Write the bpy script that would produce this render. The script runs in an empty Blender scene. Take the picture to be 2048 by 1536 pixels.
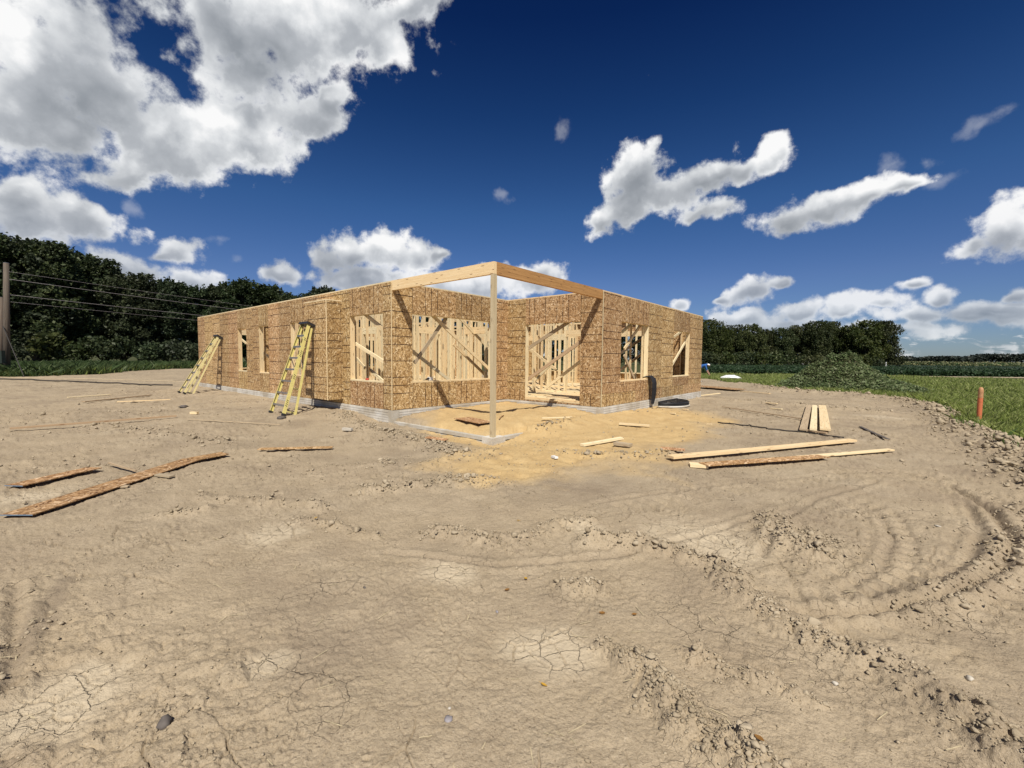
import bpy, bmesh, math, random
import numpy as np
from mathutils import Vector, Matrix

scene = bpy.context.scene
COL = scene.collection
rad = math.radians

# ----------------------------------------------------------------- camera
CAM_H = 1.55
FPX, PITCH, ROLL = 858.4462, 0.0588, -0.0094       # focal length in photo pixels, tilt down, roll
cam_d = bpy.data.cameras.new("camera")
cam = bpy.data.objects.new("camera", cam_d)
COL.objects.link(cam)
cam_d.sensor_width = 36.0
cam_d.lens = FPX / 2048 * 36.0
cam_d.clip_start, cam_d.clip_end = 0.05, 9000
cam.matrix_world = (Matrix.Translation((0, 0, CAM_H)) @ Matrix.Rotation(math.pi / 2 - PITCH, 4, 'X')
                    @ Matrix.Rotation(-ROLL, 4, 'Z'))
scene.camera = cam

# ----------------------------------------------------------------- sun and exposure
SUN_DIR = Vector((0.030, -0.609, 0.792)).normalized()      # towards the sun: behind the camera, high
sun_d = bpy.data.lights.new("sun", 'SUN')
sun_d.energy, sun_d.angle, sun_d.color = 4.8, rad(0.53), (1.0, 0.94, 0.84)
sun = bpy.data.objects.new("sun", sun_d)
COL.objects.link(sun)
sun.rotation_euler = SUN_DIR.to_track_quat('Z', 'Y').to_euler()
sun.location = (0, -20, 40)
vs = scene.view_settings
vs.view_transform, vs.look, vs.gamma, vs.exposure, vs.use_curve_mapping = 'Standard', 'None', 1, 0.22, False
scene.cycles.max_bounces, scene.cycles.diffuse_bounces, scene.cycles.glossy_bounces = 5, 2, 2
scene.cycles.transparent_max_bounces = 8

# ----------------------------------------------------------------- sky with cumulus clouds
class NT:
    """Small helper for wiring shader nodes."""
    def __init__(s, tree):
        s.t = tree; s.n = tree.nodes; s.l = tree.links; s.n.clear()
    def node(s, typ, ins=None, **kw):
        n = s.n.new(typ)
        for k, v in kw.items(): setattr(n, k, v)
        if ins:
            for k, v in ins.items():
                if isinstance(v, bpy.types.NodeSocket): s.l.new(v, n.inputs[k])
                else: n.inputs[k].default_value = v
        return n
    def m(s, op, a, b=0.0, c=0.0, clamp=False):
        n = s.n.new('ShaderNodeMath'); n.operation = op; n.use_clamp = clamp
        for i, v in enumerate((a, b, c)):
            if isinstance(v, bpy.types.NodeSocket): s.l.new(v, n.inputs[i])
            else: n.inputs[i].default_value = v
        return n.outputs[0]
    def vm(s, op, a, b=(0, 0, 0)):
        n = s.n.new('ShaderNodeVectorMath'); n.operation = op
        for i, v in enumerate((a, b)):
            if isinstance(v, bpy.types.NodeSocket): s.l.new(v, n.inputs[i])
            else: n.inputs[i].default_value = v
        return n.outputs['Value'] if op in ('LENGTH', 'DOT_PRODUCT', 'DISTANCE') else n.outputs[0]
    def ramp(s, fac, stops, interp='LINEAR'):
        n = s.n.new('ShaderNodeValToRGB'); n.color_ramp.interpolation = interp
        el = n.color_ramp.elements
        while len(el) < len(stops): el.new(0.5)
        for e, (p, c) in zip(el, stops):
            e.position = p; e.color = (*c, 1) if len(c) == 3 else c
        s.l.new(fac, n.inputs[0]); return n.outputs[0]
    def mix(s, fac, a, b, blend='MIX'):
        n = s.n.new('ShaderNodeMix'); n.data_type = 'RGBA'; n.blend_type = blend
        for k, v in ((0, fac), (6, a), (7, b)):
            if isinstance(v, bpy.types.NodeSocket): s.l.new(v, n.inputs[k])
            else: n.inputs[k].default_value = (*v, 1) if isinstance(v, tuple) and len(v) == 3 else v
        return n.outputs[2]
    def mapr(s, v, a, b, c=0.0, d=1.0, kind='LINEAR'):
        n = s.n.new('ShaderNodeMapRange'); n.interpolation_type = kind
        s.l.new(v, n.inputs[0])
        for i, q in enumerate((a, b, c, d)): n.inputs[i + 1].default_value = q
        return n.outputs[0]
    def noise(s, vec, scale, detail=4, rough=0.5, dist=0.0, dim='3D', out=0):
        n = s.node('ShaderNodeTexNoise', noise_dimensions=dim)
        s.l.new(vec, n.inputs['Vector'])
        n.inputs['Scale'].default_value = scale; n.inputs['Detail'].default_value = detail
        n.inputs['Roughness'].default_value = rough; n.inputs['Distortion'].default_value = dist
        return n.outputs[out]
    def voro(s, vec, scale, feature='F1', rand=1.0, dim='3D', out='Distance'):
        n = s.node('ShaderNodeTexVoronoi', voronoi_dimensions=dim, feature=feature)
        s.l.new(vec, n.inputs['Vector']); n.inputs['Scale'].default_value = scale
        n.inputs['Randomness'].default_value = rand
        return n.outputs[out]
    def mapping(s, vec, loc=(0, 0, 0), rot=(0, 0, 0), scale=(1, 1, 1), kind='POINT'):
        n = s.node('ShaderNodeMapping', vector_type=kind)
        s.l.new(vec, n.inputs[0]); n.inputs[1].default_value = loc
        n.inputs[2].default_value = rot; n.inputs[3].default_value = scale
        return n.outputs[0]

# clouds by compass direction: azimuth, elevation, half width, half height (degrees), tilt
BLOBS = [
    (-45.99, 25.50, 7.16, 6.07, 21, 1), (-47.76, 20.37, 7.12, 4.22, 19, 1), (-42.27, 22.95, 5.23, 5.22, -6, 1), (-37.91, 21.11, 6.89, 3.86, 14, 1),
    (-31.30, 23.75, 8.30, 4.56, 21, 1), (-25.26, 26.07, 6.13, 2.62, 22, 1), (-22.50, 28.13, 3.55, 1.47, 32, 1), (-26.99, 32.84, 11.98, 5.08, 13, 1),
    (-20.01, 34.58, 8.58, 3.73, 9, 1), (-13.52, 37.37, 6.61, 2.10, 18, 1), (-33.14, 32.02, 3.96, 4.87, 16, 1), (-30.84, 28.36, 5.13, 4.38, 13, 1),
    (-41.34, 17.15, 4.53, 1.70, 32, 1), (-37.17, 19.75, 5.95, 2.80, 13, 1), (-45.08, 20.00, 5.76, 2.63, 17, 1), (-48.05, 12.47, 4.74, 2.45, 1, 1),
    (-44.51, 12.40, 3.88, 1.64, -5, 1), (-49.12, 13.58, 2.31, 1.44, 14, 1), (-41.00, 14.29, 1.63, 1.24, -14, 0.6), (-37.81, 10.60, 2.58, 1.50, 7, 1),
    (-38.91, 10.06, 2.02, 0.99, 7, 1), (-34.10, 12.18, 1.09, 0.67, 7, 0.7), (-31.88, 10.56, 1.34, 0.75, 6, 0.65), (-27.72, 9.56, 2.18, 1.46, 4, 1),
    (-22.82, 11.69, 2.36, 2.19, 4, 1), (-20.25, 12.45, 3.49, 2.62, 4, 1), (-16.10, 12.70, 5.75, 2.87, -2, 1), (-12.08, 12.88, 3.62, 1.71, -8, 1),
    (-18.57, 9.89, 6.54, 2.04, 3, 1), (-9.86, 12.95, 1.68, 0.72, 20, 1), (-40.86, 7.89, 4.45, 2.17, -10, 1), (-36.90, 7.78, 3.14, 1.77, -5, 1),
    (-42.82, 8.85, 2.57, 1.33, -20, 1), (-4.10, 9.32, 8.54, 2.67, 0, 1), (1.84, 10.10, 5.60, 2.40, -1, 1), (4.15, 10.94, 3.15, 1.38, -16, 1),
    (-8.65, 9.59, 5.17, 1.89, 1, 1), (15.71, 21.60, 4.14, 3.47, 12, 1), (19.68, 20.09, 4.93, 2.54, -7, 1), (11.43, 17.12, 2.31, 1.67, 15, 1),
    (14.34, 18.48, 3.87, 2.77, 29, 1), (23.66, 17.03, 4.00, 1.33, 4, 1), (25.46, 21.14, 3.04, 1.63, 15, 1), (30.01, 21.41, 2.29, 2.00, 20, 1),
    (23.05, 20.67, 3.44, 1.75, -9, 1), (27.54, 21.02, 2.21, 1.48, 9, 1), (32.06, 15.49, 3.21, 1.92, 13, 1), (35.20, 16.05, 3.85, 1.99, -2, 1),
    (38.50, 16.47, 3.27, 1.54, 1, 1), (41.52, 16.77, 2.29, 1.02, 4, 1), (43.80, 16.30, 1.91, 0.90, 8, 0.7), (40.73, 18.58, 1.45, 1.09, -4, 0.68),
    (43.05, 18.35, 1.32, 0.80, 2, 0.66), (47.90, 11.59, 3.10, 2.41, 9, 1), (45.97, 10.40, 1.78, 1.25, 25, 1), (50.40, 11.39, 2.45, 2.38, -14, 1),
    (28.32, 7.84, 3.10, 1.50, 12, 1), (31.75, 8.85, 2.13, 0.89, 17, 1), (25.72, 7.30, 1.36, 0.59, 18, 1), (21.00, 6.77, 1.61, 1.03, -3, 1),
    (27.34, 5.00, 3.44, 1.28, -3, 1), (33.70, 5.43, 2.98, 1.53, 5, 1), (37.20, 5.47, 3.31, 1.36, 5, 1), (40.58, 6.11, 1.86, 1.00, 14, 1),
    (44.84, 6.03, 1.44, 1.21, 21, 1), (43.01, 4.72, 5.30, 1.15, -5, 1), (47.29, 4.19, 3.96, 1.16, -5, 1), (49.54, 5.79, 1.00, 0.68, 23, 1),
    (42.74, 7.40, 1.25, 0.62, 6, 1), (38.09, 3.44, 8.19, 1.14, -3, 1), (31.87, 3.79, 5.72, 1.12, -3, 1), (48.16, 4.76, 3.48, 0.88, 1, 1),
    (6.16, 27.17, 2.07, 0.99, 52, 0.6), (-1.01, 20.40, 1.82, 0.90, -0, 0.55), (46.95, 20.35, 1.90, 0.75, 13, 0.5),
]

world = bpy.data.worlds.new("World")
scene.world = world
world.use_nodes = True
world.cycles.sampling_method = 'MANUAL'
world.cycles.sample_map_resolution = 512
N = NT(world.node_tree)
wdir = N.vm('NORMALIZE', N.node('ShaderNodeTexCoord').outputs['Generated'])
sx = N.node('ShaderNodeSeparateXYZ', {0: wdir})
az = N.m('ARCTAN2', sx.outputs[0], sx.outputs[1])
el = N.m('ARCSINE', sx.outputs[2])
SKY_STRENGTH = 0.10
sky = N.node('ShaderNodeTexSky', sky_type='NISHITA', sun_disc=False, sun_elevation=math.asin(SUN_DIR.z),
             sun_rotation=math.atan2(SUN_DIR.x, SUN_DIR.y), altitude=200, air_density=1.0, dust_density=0.3, ozone_density=3.0)
skyc = N.node('ShaderNodeHueSaturation', {'Saturation': 1.15, 'Color': sky.outputs[0]}).outputs[0]
deep = N.ramp(N.mapr(el, 0.0, 0.9), [(0.0, (0.34, 0.42, 0.60)), (0.18, (0.39, 0.42, 0.59)), (0.35, (0.275, 0.39, 0.55)), (0.55, (0.12, 0.235, 0.40)), (0.72, (0.05, 0.128, 0.285)), (1.0, (0.03, 0.09, 0.22))])
skyc = N.mix(1.0, skyc, deep, 'MULTIPLY')

def cloudy(blobs, generic):
    """Sky with clouds, as one background closure; only the closure for the region looked at is evaluated."""
    p0 = N.node('ShaderNodeCombineXYZ', {0: az, 1: el, 2: 0.0}).outputs[0]
    warp = N.vm('SUBTRACT', N.noise(wdir, 11.0, 3, 0.55, out=1), (0.5, 0.5, 0.5))
    pw = N.vm('ADD', p0, N.vm('MULTIPLY', warp, (0.075, 0.055, 0.0)))
    spw = N.node('ShaderNodeSeparateXYZ', {0: pw}); pwx, pwy = spw.outputs[0], spw.outputs[1]
    n1 = N.noise(wdir, 19.0, 10, 0.64)
    def chain(bl, lower):
        F = G_ = None
        for (a, e, rx, ry, rot, wt) in bl:
            # (the running result rides along in z so that the stages are evaluated one after another)
            pz = pw if F is None else N.node('ShaderNodeCombineXYZ', {0: pwx, 1: pwy, 2: F}).outputs[0]
            q = N.mapping(pz, (rad(a), rad(e), 0), (0, 0, rad(rot)), (rad(rx), rad(ry), 1e6), 'TEXTURE')
            fi = N.vm('LENGTH', q)
            F = fi if F is None else N.m('SMOOTH_MIN', F, fi, 0.25)
            if lower:
                gi = N.vm('DISTANCE', q, (0.0, -0.55, 0.0))
                G_ = gi if G_ is None else N.m('SMOOTH_MIN', G_, gi, 0.15)
        return F, G_
    wisps = [b for b in blobs if b[5] < 1]
    Fw = chain(wisps, False)[0] if wisps else None
    F, G_ = chain([b for b in blobs if b[5] >= 1], True)
    if generic:     # sparse clouds of the same kind over the rest of the sky
        F = N.mapr(N.noise(wdir, 3.2, 4, 0.55), 0.50, 0.75, -0.4, 0.6)
        base = N.mapr(F, -0.1, 0.5)
    else:
        F = N.m('SUBTRACT', 1.0, F)
        base = N.mapr(N.m('SUBTRACT', 1.0, G_), -0.15, 0.95, 0, 1, 'SMOOTHSTEP')
    # far broken layer just above the horizon
    pl = N.vm('MULTIPLY', pw, (1.0, 3.2, 1.0))
    low = N.mapr(N.noise(pl, 20.0, 6, 0.6), 0.43, 0.64, -0.45, 0.5)
    low = N.m('MULTIPLY_ADD', N.mapr(el, 0.03, 0.13, 0.0, 1.0), -1.1, low)
    low = N.m('MINIMUM', low, N.mapr(el, 0.005, 0.03, -0.3, 0.5))
    F = N.m('MAXIMUM', F, low)
    big = N.noise(wdir, 8.0, 5, 0.55)
    tex = N.m('ADD', N.m('MULTIPLY', N.m('SUBTRACT', n1, 0.5), 2.3), N.m('MULTIPLY', N.m('SUBTRACT', big, 0.5), 0.9))
    bil = N.voro(N.vm('ADD', wdir, N.vm('MULTIPLY', warp, (0.03, 0.03, 0.03))), 34.0, 'SMOOTH_F1')
    bil = N.m('SUBTRACT', 0.48, bil)
    tex = N.m('MULTIPLY_ADD', bil, 0.75, tex)
    dens = N.m('ADD', N.m('MULTIPLY', F, 1.15), tex)
    alpha = N.mapr(dens, -0.08, 0.54, 0, 1, 'SMOOTHSTEP')
    if Fw is not None:     # torn shreds, half transparent
        aw = N.mapr(N.m('ADD', N.m('SUBTRACT', 0.85, Fw), N.m('MULTIPLY', tex, 1.5)), 0.0, 1.3, 0.0, 0.22, 'SMOOTHSTEP')
        alpha = N.m('MAXIMUM', alpha, aw)
    thick = N.mapr(dens, 0.1, 0.9, 0, 1, 'SMOOTHSTEP')
    relief = N.m('SUBTRACT', n1, N.noise(N.vm('ADD', wdir, (0.0, -0.008, 0.016)), 21.0, 5, 0.5))
    lum = N.m('MULTIPLY_ADD', N.m('MULTIPLY', base, N.m('MAXIMUM', thick, 0.25)), -0.60, 0.99)
    lum = N.m('MULTIPLY_ADD', relief, 0.7, lum)
    lum = N.m('MULTIPLY_ADD', bil, 0.35, lum)
    soft = N.noise(wdir, 6.5, 3, 0.5)
    lum = N.m('MULTIPLY_ADD', N.m('SUBTRACT', soft, 0.5), 1.7, lum)
    lum = N.m('MULTIPLY_ADD', N.m('SUBTRACT', big, 0.5), 0.5, lum)
    cc = N.ramp(N.mapr(lum, -0.3, 1.1), [(0.0, (0.19, 0.21, 0.245)), (0.36, (0.30, 0.325, 0.36)), (0.66, (0.47, 0.495, 0.53)), (0.87, (0.76, 0.78, 0.80)), (1.0, (0.98, 0.98, 0.98))])
    cl = N.vm('MULTIPLY', cc, (0.84 / SKY_STRENGTH,) * 3)
    fade = N.mapr(el, 0.0, 0.25, 0.66, 1.0)
    col = N.mix(N.m('MULTIPLY', alpha, fade), skyc, cl)
    return N.node('ShaderNodeBackground', {'Color': col, 'Strength': SKY_STRENGTH}).outputs[0]

SPLIT = 8.9
left = cloudy([b for b in BLOBS if b[0] < SPLIT], False)
right = cloudy([b for b in BLOBS if b[0] >= SPLIT], False)
rest = cloudy([], True)
below = N.node('ShaderNodeBackground', {'Color': skyc, 'Strength': SKY_STRENGTH}).outputs[0]
def pick(fac, a, b): return N.node('ShaderNodeMixShader', {0: fac, 1: a, 2: b}).outputs[0]
front = pick(N.m('GREATER_THAN', az, rad(SPLIT)), left, right)
seen = N.m('MULTIPLY', N.m('LESS_THAN', N.m('ABSOLUTE', az), rad(64)), N.m('LESS_THAN', el, rad(47)))
top = pick(seen, rest, front)
N.node('ShaderNodeOutputWorld', {0: pick(N.m('GREATER_THAN', el, 0.0), below, top)})

# ================================================================= helpers
rng = np.random.default_rng(7)
random.seed(7)
TH = 0.8681                                               # how the house is turned
HU = np.array([math.cos(TH), math.sin(TH)])               # local x: along the right hand wall
HV = np.array([-math.sin(TH), math.cos(TH)])              # local y: along the left hand wall
HD = np.array([-0.36589687, 8.35072188])                  # the porch corner

def ray(px, py):
    """Direction of the sight line through a point of the photograph."""
    a, b = px - 1024, py - 768
    cr, sr = math.cos(ROLL), math.sin(ROLL)
    x, yc = (cr * a + sr * b) / FPX, -(-sr * a + cr * b) / FPX
    c, s = math.cos(PITCH), math.sin(PITCH)
    return np.array([x, c + yc * s, -s + yc * c])
def G(px, py, z=0.0):
    """Where that sight line meets the ground (or the level z)."""
    d = ray(px, py); t = (z - CAM_H) / d[2]
    return np.array([d[0] * t, d[1] * t, z])
def at_depth(px, py, depth):
    d = ray(px, py); t = depth / d[1]
    return np.array([d[0] * t, depth, CAM_H + d[2] * t])
def to_local(p):
    q = np.array([p[0], p[1]]) - HD
    return np.array([q @ HU, q @ HV, p[2]])
def to_world(x, y, z=0.0):
    q = HD + HU * x + HV * y
    return np.array([q[0], q[1], z])
def on_plane(px, py, axis, val):
    """House coordinates where a sight line meets the plane x = val or y = val of the house."""
    d = ray(px, py)
    n = HU if axis == 'x' else HV
    t = (val + HD @ n) / (d[:2] @ n)
    return to_local(np.array([d[0] * t, d[1] * t, CAM_H + d[2] * t]))

class MB:
    """Collects faces (with uv in metres) and links them as one mesh object."""
    def __init__(s): s.v, s.f, s.uv, s.mi = [], [], [], []
    def quad(s, pts, uvs=None, mi=0):
        b = len(s.v); s.v += [tuple(map(float, p)) for p in pts]; s.f.append(tuple(range(b, b + len(pts))))
        s.uv.append(uvs if uvs else [(p[0], p[1]) for p in pts]); s.mi.append(mi)
    def box(s, c, ax, ay, az_, hx, hy, hz, mi=0, uo=None):
        """Box about c with unit axes ax, ay, az_ and half sizes; uv u runs along ax."""
        c, ax, ay, az_ = (np.asarray(q, float) for q in (c, ax, ay, az_))
        if uo is None: uo = (random.uniform(0, 50), random.uniform(0, 50))
        P = lambda i, j, k: c + ax * hx * i + ay * hy * j + az_ * hz * k
        L, W, T = 2 * hx, 2 * hy, 2 * hz
        u0, v0 = uo
        def q(idx, w, h, vo):
            s.quad([P(*i) for i in idx], [(u0, v0 + vo), (u0 + w, v0 + vo), (u0 + w, v0 + vo + h), (u0, v0 + vo + h)], mi)
        q(((-1, -1, 1), (1, -1, 1), (1, 1, 1), (-1, 1, 1)), L, W, 0)
        q(((-1, 1, -1), (1, 1, -1), (1, -1, -1), (-1, -1, -1)), L, W, W + T)
        q(((-1, -1, -1), (1, -1, -1), (1, -1, 1), (-1, -1, 1)), L, T, -T)
        q(((-1, 1, 1), (1, 1, 1), (1, 1, -1), (-1, 1, -1)), L, T, W)
        q(((1, -1, -1), (1, 1, -1), (1, 1, 1), (1, -1, 1)), T, W, 0)
        q(((-1, 1, -1), (-1, -1, -1), (-1, -1, 1), (-1, 1, 1)), T, W, 0)
    def abox(s, x0, x1, y0, y1, z0, z1, long='x', mi=0, uo=None):
        """Axis aligned box; uv u runs along the named axis."""
        c = ((x0 + x1) / 2, (y0 + y1) / 2, (z0 + z1) / 2)
        hx, hy, hz = abs(x1 - x0) / 2, abs(y1 - y0) / 2, abs(z1 - z0) / 2
        X, Y, Z = (1, 0, 0), (0, 1, 0), (0, 0, 1)
        if long == 'x': s.box(c, X, Y, Z, hx, hy, hz, mi, uo)
        elif long == 'y': s.box(c, Y, Z, X, hy, hz, hx, mi, uo)
        else: s.box(c, Z, X, Y, hz, hx, hy, mi, uo)
    def bar(s, p0, p1, w, t, up=(0, 0, 1), mi=0):
        """Board from p0 to p1: width w along up, thickness t across."""
        p0, p1 = np.asarray(p0, float), np.asarray(p1, float)
        d = p1 - p0; L = np.linalg.norm(d); d /= L
        up = np.asarray(up, float); up = up - d * (up @ d); up /= np.linalg.norm(up)
        s.box((p0 + p1) / 2, d, up, np.cross(d, up), L / 2, w / 2, t / 2, mi)
    def tube(s, pts, r, n=8, mi=0, cap=True):
        pts = [np.asarray(p, float) for p in pts]
        rs = r if isinstance(r, (list, tuple, np.ndarray)) else [r] * len(pts)
        rings = []; L = 0.0; ls = []
        ref = np.array([0.31, 0.17, 0.93])
        for i, p in enumerate(pts):
            d = pts[min(i + 1, len(pts) - 1)] - pts[max(i - 1, 0)]; d = d / (np.linalg.norm(d) + 1e-9)
            a = np.cross(d, ref)
            if np.linalg.norm(a) < 1e-3: a = np.cross(d, (1, 0, 0))
            a /= np.linalg.norm(a); b = np.cross(d, a)
            if i: L += np.linalg.norm(p - pts[i - 1])
            ls.append(L)
            rings.append([p + rs[i] * (a * math.cos(2 * math.pi * k / n) + b * math.sin(2 * math.pi * k / n)) for k in range(n)])
        base = len(s.v)
        for rg in rings: s.v += [tuple(q) for q in rg]
        for i in range(len(pts) - 1):
            for k in range(n):
                k2 = (k + 1) % n
                s.f.append((base + i * n + k, base + i * n + k2, base + (i + 1) * n + k2, base + (i + 1) * n + k))
                c0, c1 = k / n * 6.28 * rs[i], (k + 1) / n * 6.28 * rs[i]
                s.uv.append([(ls[i], c0), (ls[i], c1), (ls[i + 1], c1), (ls[i + 1], c0)]); s.mi.append(mi)
        if cap:
            for off, rev in ((0, False), ((len(pts) - 1) * n, True)):
                idx = list(range(base + off, base + off + n)); idx = idx if rev else idx[::-1]
                s.f.append(tuple(idx)); s.uv.append([(math.cos(6.28 * k / n) * .05, math.sin(6.28 * k / n) * .05) for k in range(n)]); s.mi.append(mi)
    def lathe(s, prof, n=20, c=(0, 0, 0), mi=0):
        """Profile (r, z) turned round the vertical through c."""
        s.tube_rings([[(c[0] + r * math.cos(2 * math.pi * k / n), c[1] + r * math.sin(2 * math.pi * k / n), c[2] + z) for k in range(n)] for r, z in prof], mi)
    def tube_rings(s, rings, mi=0, closed=True):
        n = len(rings[0]); base = len(s.v)
        for rg in rings: s.v += [tuple(map(float, q)) for q in rg]
        for i in range(len(rings) - 1):
            for k in range(n if closed else n - 1):
                k2 = (k + 1) % n
                s.f.append((base + i * n + k, base + i * n + k2, base + (i + 1) * n + k2, base + (i + 1) * n + k))
                s.uv.append([(k / n, i), ((k + 1) / n, i), ((k + 1) / n, i + 1), (k / n, i + 1)]); s.mi.append(mi)
    def mesh(s, name, mats, smooth=False):
        me = bpy.data.meshes.new(name)
        me.from_pydata(s.v, [], s.f)
        uvl = me.uv_layers.new(name="UVMap")
        flat = np.array([c for f in s.uv for p in f for c in p], np.float32)
        uvl.data.foreach_set('uv', flat)
        for m in (mats if isinstance(mats, (list, tuple)) else [mats]): me.materials.append(m)
        me.polygons.foreach_set('material_index', np.array(s.mi, np.int32))
        if smooth: me.polygons.foreach_set('use_smooth', np.ones(len(s.f), bool))
        me.update(); return me
    def build(s, name, mats, parent=None, smooth=False, bevel=0.0):
        o = bpy.data.objects.new(name, s.mesh(name, mats, smooth)); COL.objects.link(o)
        if parent: o.parent = parent
        if bevel:
            m = o.modifiers.new('bevel', 'BEVEL'); m.width = bevel; m.segments = 1; m.limit_method = 'ANGLE'
        return o

def tag(o, label=None, cat=None, group=None, kind=None):
    if label: o['label'] = label
    if cat: o['category'] = cat
    if group: o['group'] = group
    if kind: o['kind'] = kind
    return o
def empty(name, loc, rz=0.0):
    o = bpy.data.objects.new(name, None); COL.objects.link(o)
    o.location = loc; o.rotation_euler = (0, 0, rz); o.empty_display_size = 0.2
    return o
def inst(name, me, parent=None, loc=(0, 0, 0), rot=(0, 0, 0), scale=(1, 1, 1)):
    o = bpy.data.objects.new(name, me); COL.objects.link(o)
    if parent: o.parent = parent
    o.location, o.rotation_euler, o.scale = loc, rot, scale
    return o
def from_arrays(name, V, Fc, mat, attrs=None, smooth=True):
    """Large mesh straight from arrays; Fc is (n, 3) or (n, 4)."""
    me = bpy.data.meshes.new(name)
    V = np.ascontiguousarray(V, np.float32); Fc = np.ascontiguousarray(Fc, np.int32)
    n, k = Fc.shape
    me.vertices.add(len(V)); me.vertices.foreach_set('co', V.ravel())
    me.loops.add(n * k); me.loops.foreach_set('vertex_index', Fc.ravel())
    me.polygons.add(n); me.polygons.foreach_set('loop_start', np.arange(0, n * k, k, dtype=np.int32))
    me.polygons.foreach_set('loop_total', np.full(n, k, np.int32))
    if smooth: me.polygons.foreach_set('use_smooth', np.ones(n, bool))
    for an, av in (attrs or {}).items():
        a = me.attributes.new(an, 'FLOAT', 'POINT'); a.data.foreach_set('value', np.ascontiguousarray(av, np.float32).ravel())
    for m in (mat if isinstance(mat, (list, tuple)) else [mat]): me.materials.append(m)
    me.update(calc_edges=True)
    return me

# ----------------------------------------------------------------- numpy noise
def _hash(ix, iy, seed):
    h = (ix.astype(np.int64) * 374761393 + iy.astype(np.int64) * 668265263 + seed * 974711) & 0xFFFFFFFF
    h = ((h ^ (h >> 13)) * 1274126177) & 0xFFFFFFFF
    h = ((h ^ (h >> 16)) * 2246822519) & 0xFFFFFFFF
    return ((h ^ (h >> 15)) & 0xFFFFFF) / float(0xFFFFFF)
def vnoise(x, y, seed=0):
    ix, iy = np.floor(x), np.floor(y); fx, fy = x - ix, y - iy
    ux, uy = fx * fx * fx * (fx * (fx * 6 - 15) + 10), fy * fy * fy * (fy * (fy * 6 - 15) + 10)
    ix, iy = ix.astype(np.int64), iy.astype(np.int64)
    a, b, c, d = _hash(ix, iy, seed), _hash(ix + 1, iy, seed), _hash(ix, iy + 1, seed), _hash(ix + 1, iy + 1, seed)
    return (a + (b - a) * ux) * (1 - uy) + (c + (d - c) * ux) * uy
def fbm(x, y, octv=4, seed=0, gain=0.5, lac=2.03):
    s, a, t = 0.0, 1.0, 0.0
    for i in range(octv):
        s = s + a * (vnoise(x + 17.3 * i, y - 9.1 * i, seed + i) - 0.5); t += a
        x, y = (x * 0.8 - y * 0.6) * lac, (x * 0.6 + y * 0.8) * lac; a *= gain
    return s / t * 2
def worley(x, y, seed=0):
    """Distance to the nearest point, gap to the second nearest, id of the cell."""
    ix, iy = np.floor(x).astype(np.int64), np.floor(y).astype(np.int64)
    f1 = np.full(x.shape, 9.0); f2 = f1.copy(); cid = np.zeros(x.shape)
    for dx in (-1, 0, 1):
        for dy in (-1, 0, 1):
            cx, cy = ix + dx, iy + dy
            hx, hy = _hash(cx, cy, seed), _hash(cx, cy, seed + 51)
            d = np.hypot(cx + hx - x, cy + hy - y)
            near = d < f1
            f2 = np.where(near, f1, np.minimum(f2, d)); cid = np.where(near, hx * 0.5 + hy * 0.5, cid); f1 = np.where(near, d, f1)
    return f1, f2 - f1, cid
def sstep(a, b, x):
    t = np.clip((x - a) / (b - a), 0, 1); return t * t * (3 - 2 * t)
def poly_dist(x, y, pts, along=False):
    """Distance to a polyline (and the length along it)."""
    best = np.full(x.shape, 1e9); al = np.zeros(x.shape); L = 0.0
    for (x0, y0), (x1, y1) in zip(pts[:-1], pts[1:]):
        dx, dy = x1 - x0, y1 - y0; l2 = dx * dx + dy * dy + 1e-12
        t = np.clip(((x - x0) * dx + (y - y0) * dy) / l2, 0, 1)
        d = np.hypot(x - x0 - t * dx, y - y0 - t * dy)
        al = np.where(d < best, L + t * math.sqrt(l2), al); best = np.minimum(best, d); L += math.sqrt(l2)
    return (best, al) if along else best
def inside(x, y, poly):
    r = np.zeros(x.shape, bool); n = len(poly)
    for i in range(n):
        (x0, y0), (x1, y1) = poly[i], poly[(i + 1) % n]
        if y0 == y1: continue
        c = ((y0 > y) != (y1 > y)) & (x < (x1 - x0) * (y - y0) / (y1 - y0) + x0)
        r ^= c
    return r

# ================================================================= materials
def new_mat(name):
    m = bpy.data.materials.new(name); m.use_nodes = True
    return m, NT(m.node_tree)
def finish(N, color, rough=0.8, bump=None, bump_s=0.3, bump_d=0.01, spec=0.3, extra=None):
    ins = {'Base Color': color, 'Roughness': rough, 'Specular IOR Level': spec}
    if bump is not None:
        ins['Normal'] = N.node('ShaderNodeBump', {'Strength': bump_s, 'Distance': bump_d, 'Height': bump}).outputs[0]
    if extra: ins.update(extra)
    b = N.node('ShaderNodeBsdfPrincipled', ins)
    N.node('ShaderNodeOutputMaterial', {0: b.outputs[0]})
    return b
def plain(name, color, rough=0.6, spec=0.3, metallic=0.0, var=0.12, scale=20):
    """Paint, plastic, metal: one colour with slight dirt and wear."""
    m, N = new_mat(name)
    co = N.node('ShaderNodeTexCoord').outputs['Object']
    n = N.noise(co, scale, 4, 0.6)
    c = N.mix(N.mapr(n, 0.3, 0.7), tuple(q * (1 - var) for q in color), tuple(min(1, q * (1 + var)) for q in color))
    finish(N, c, rough, n, 0.08, 0.002, spec, {'Metallic': metallic})
    return m

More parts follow.
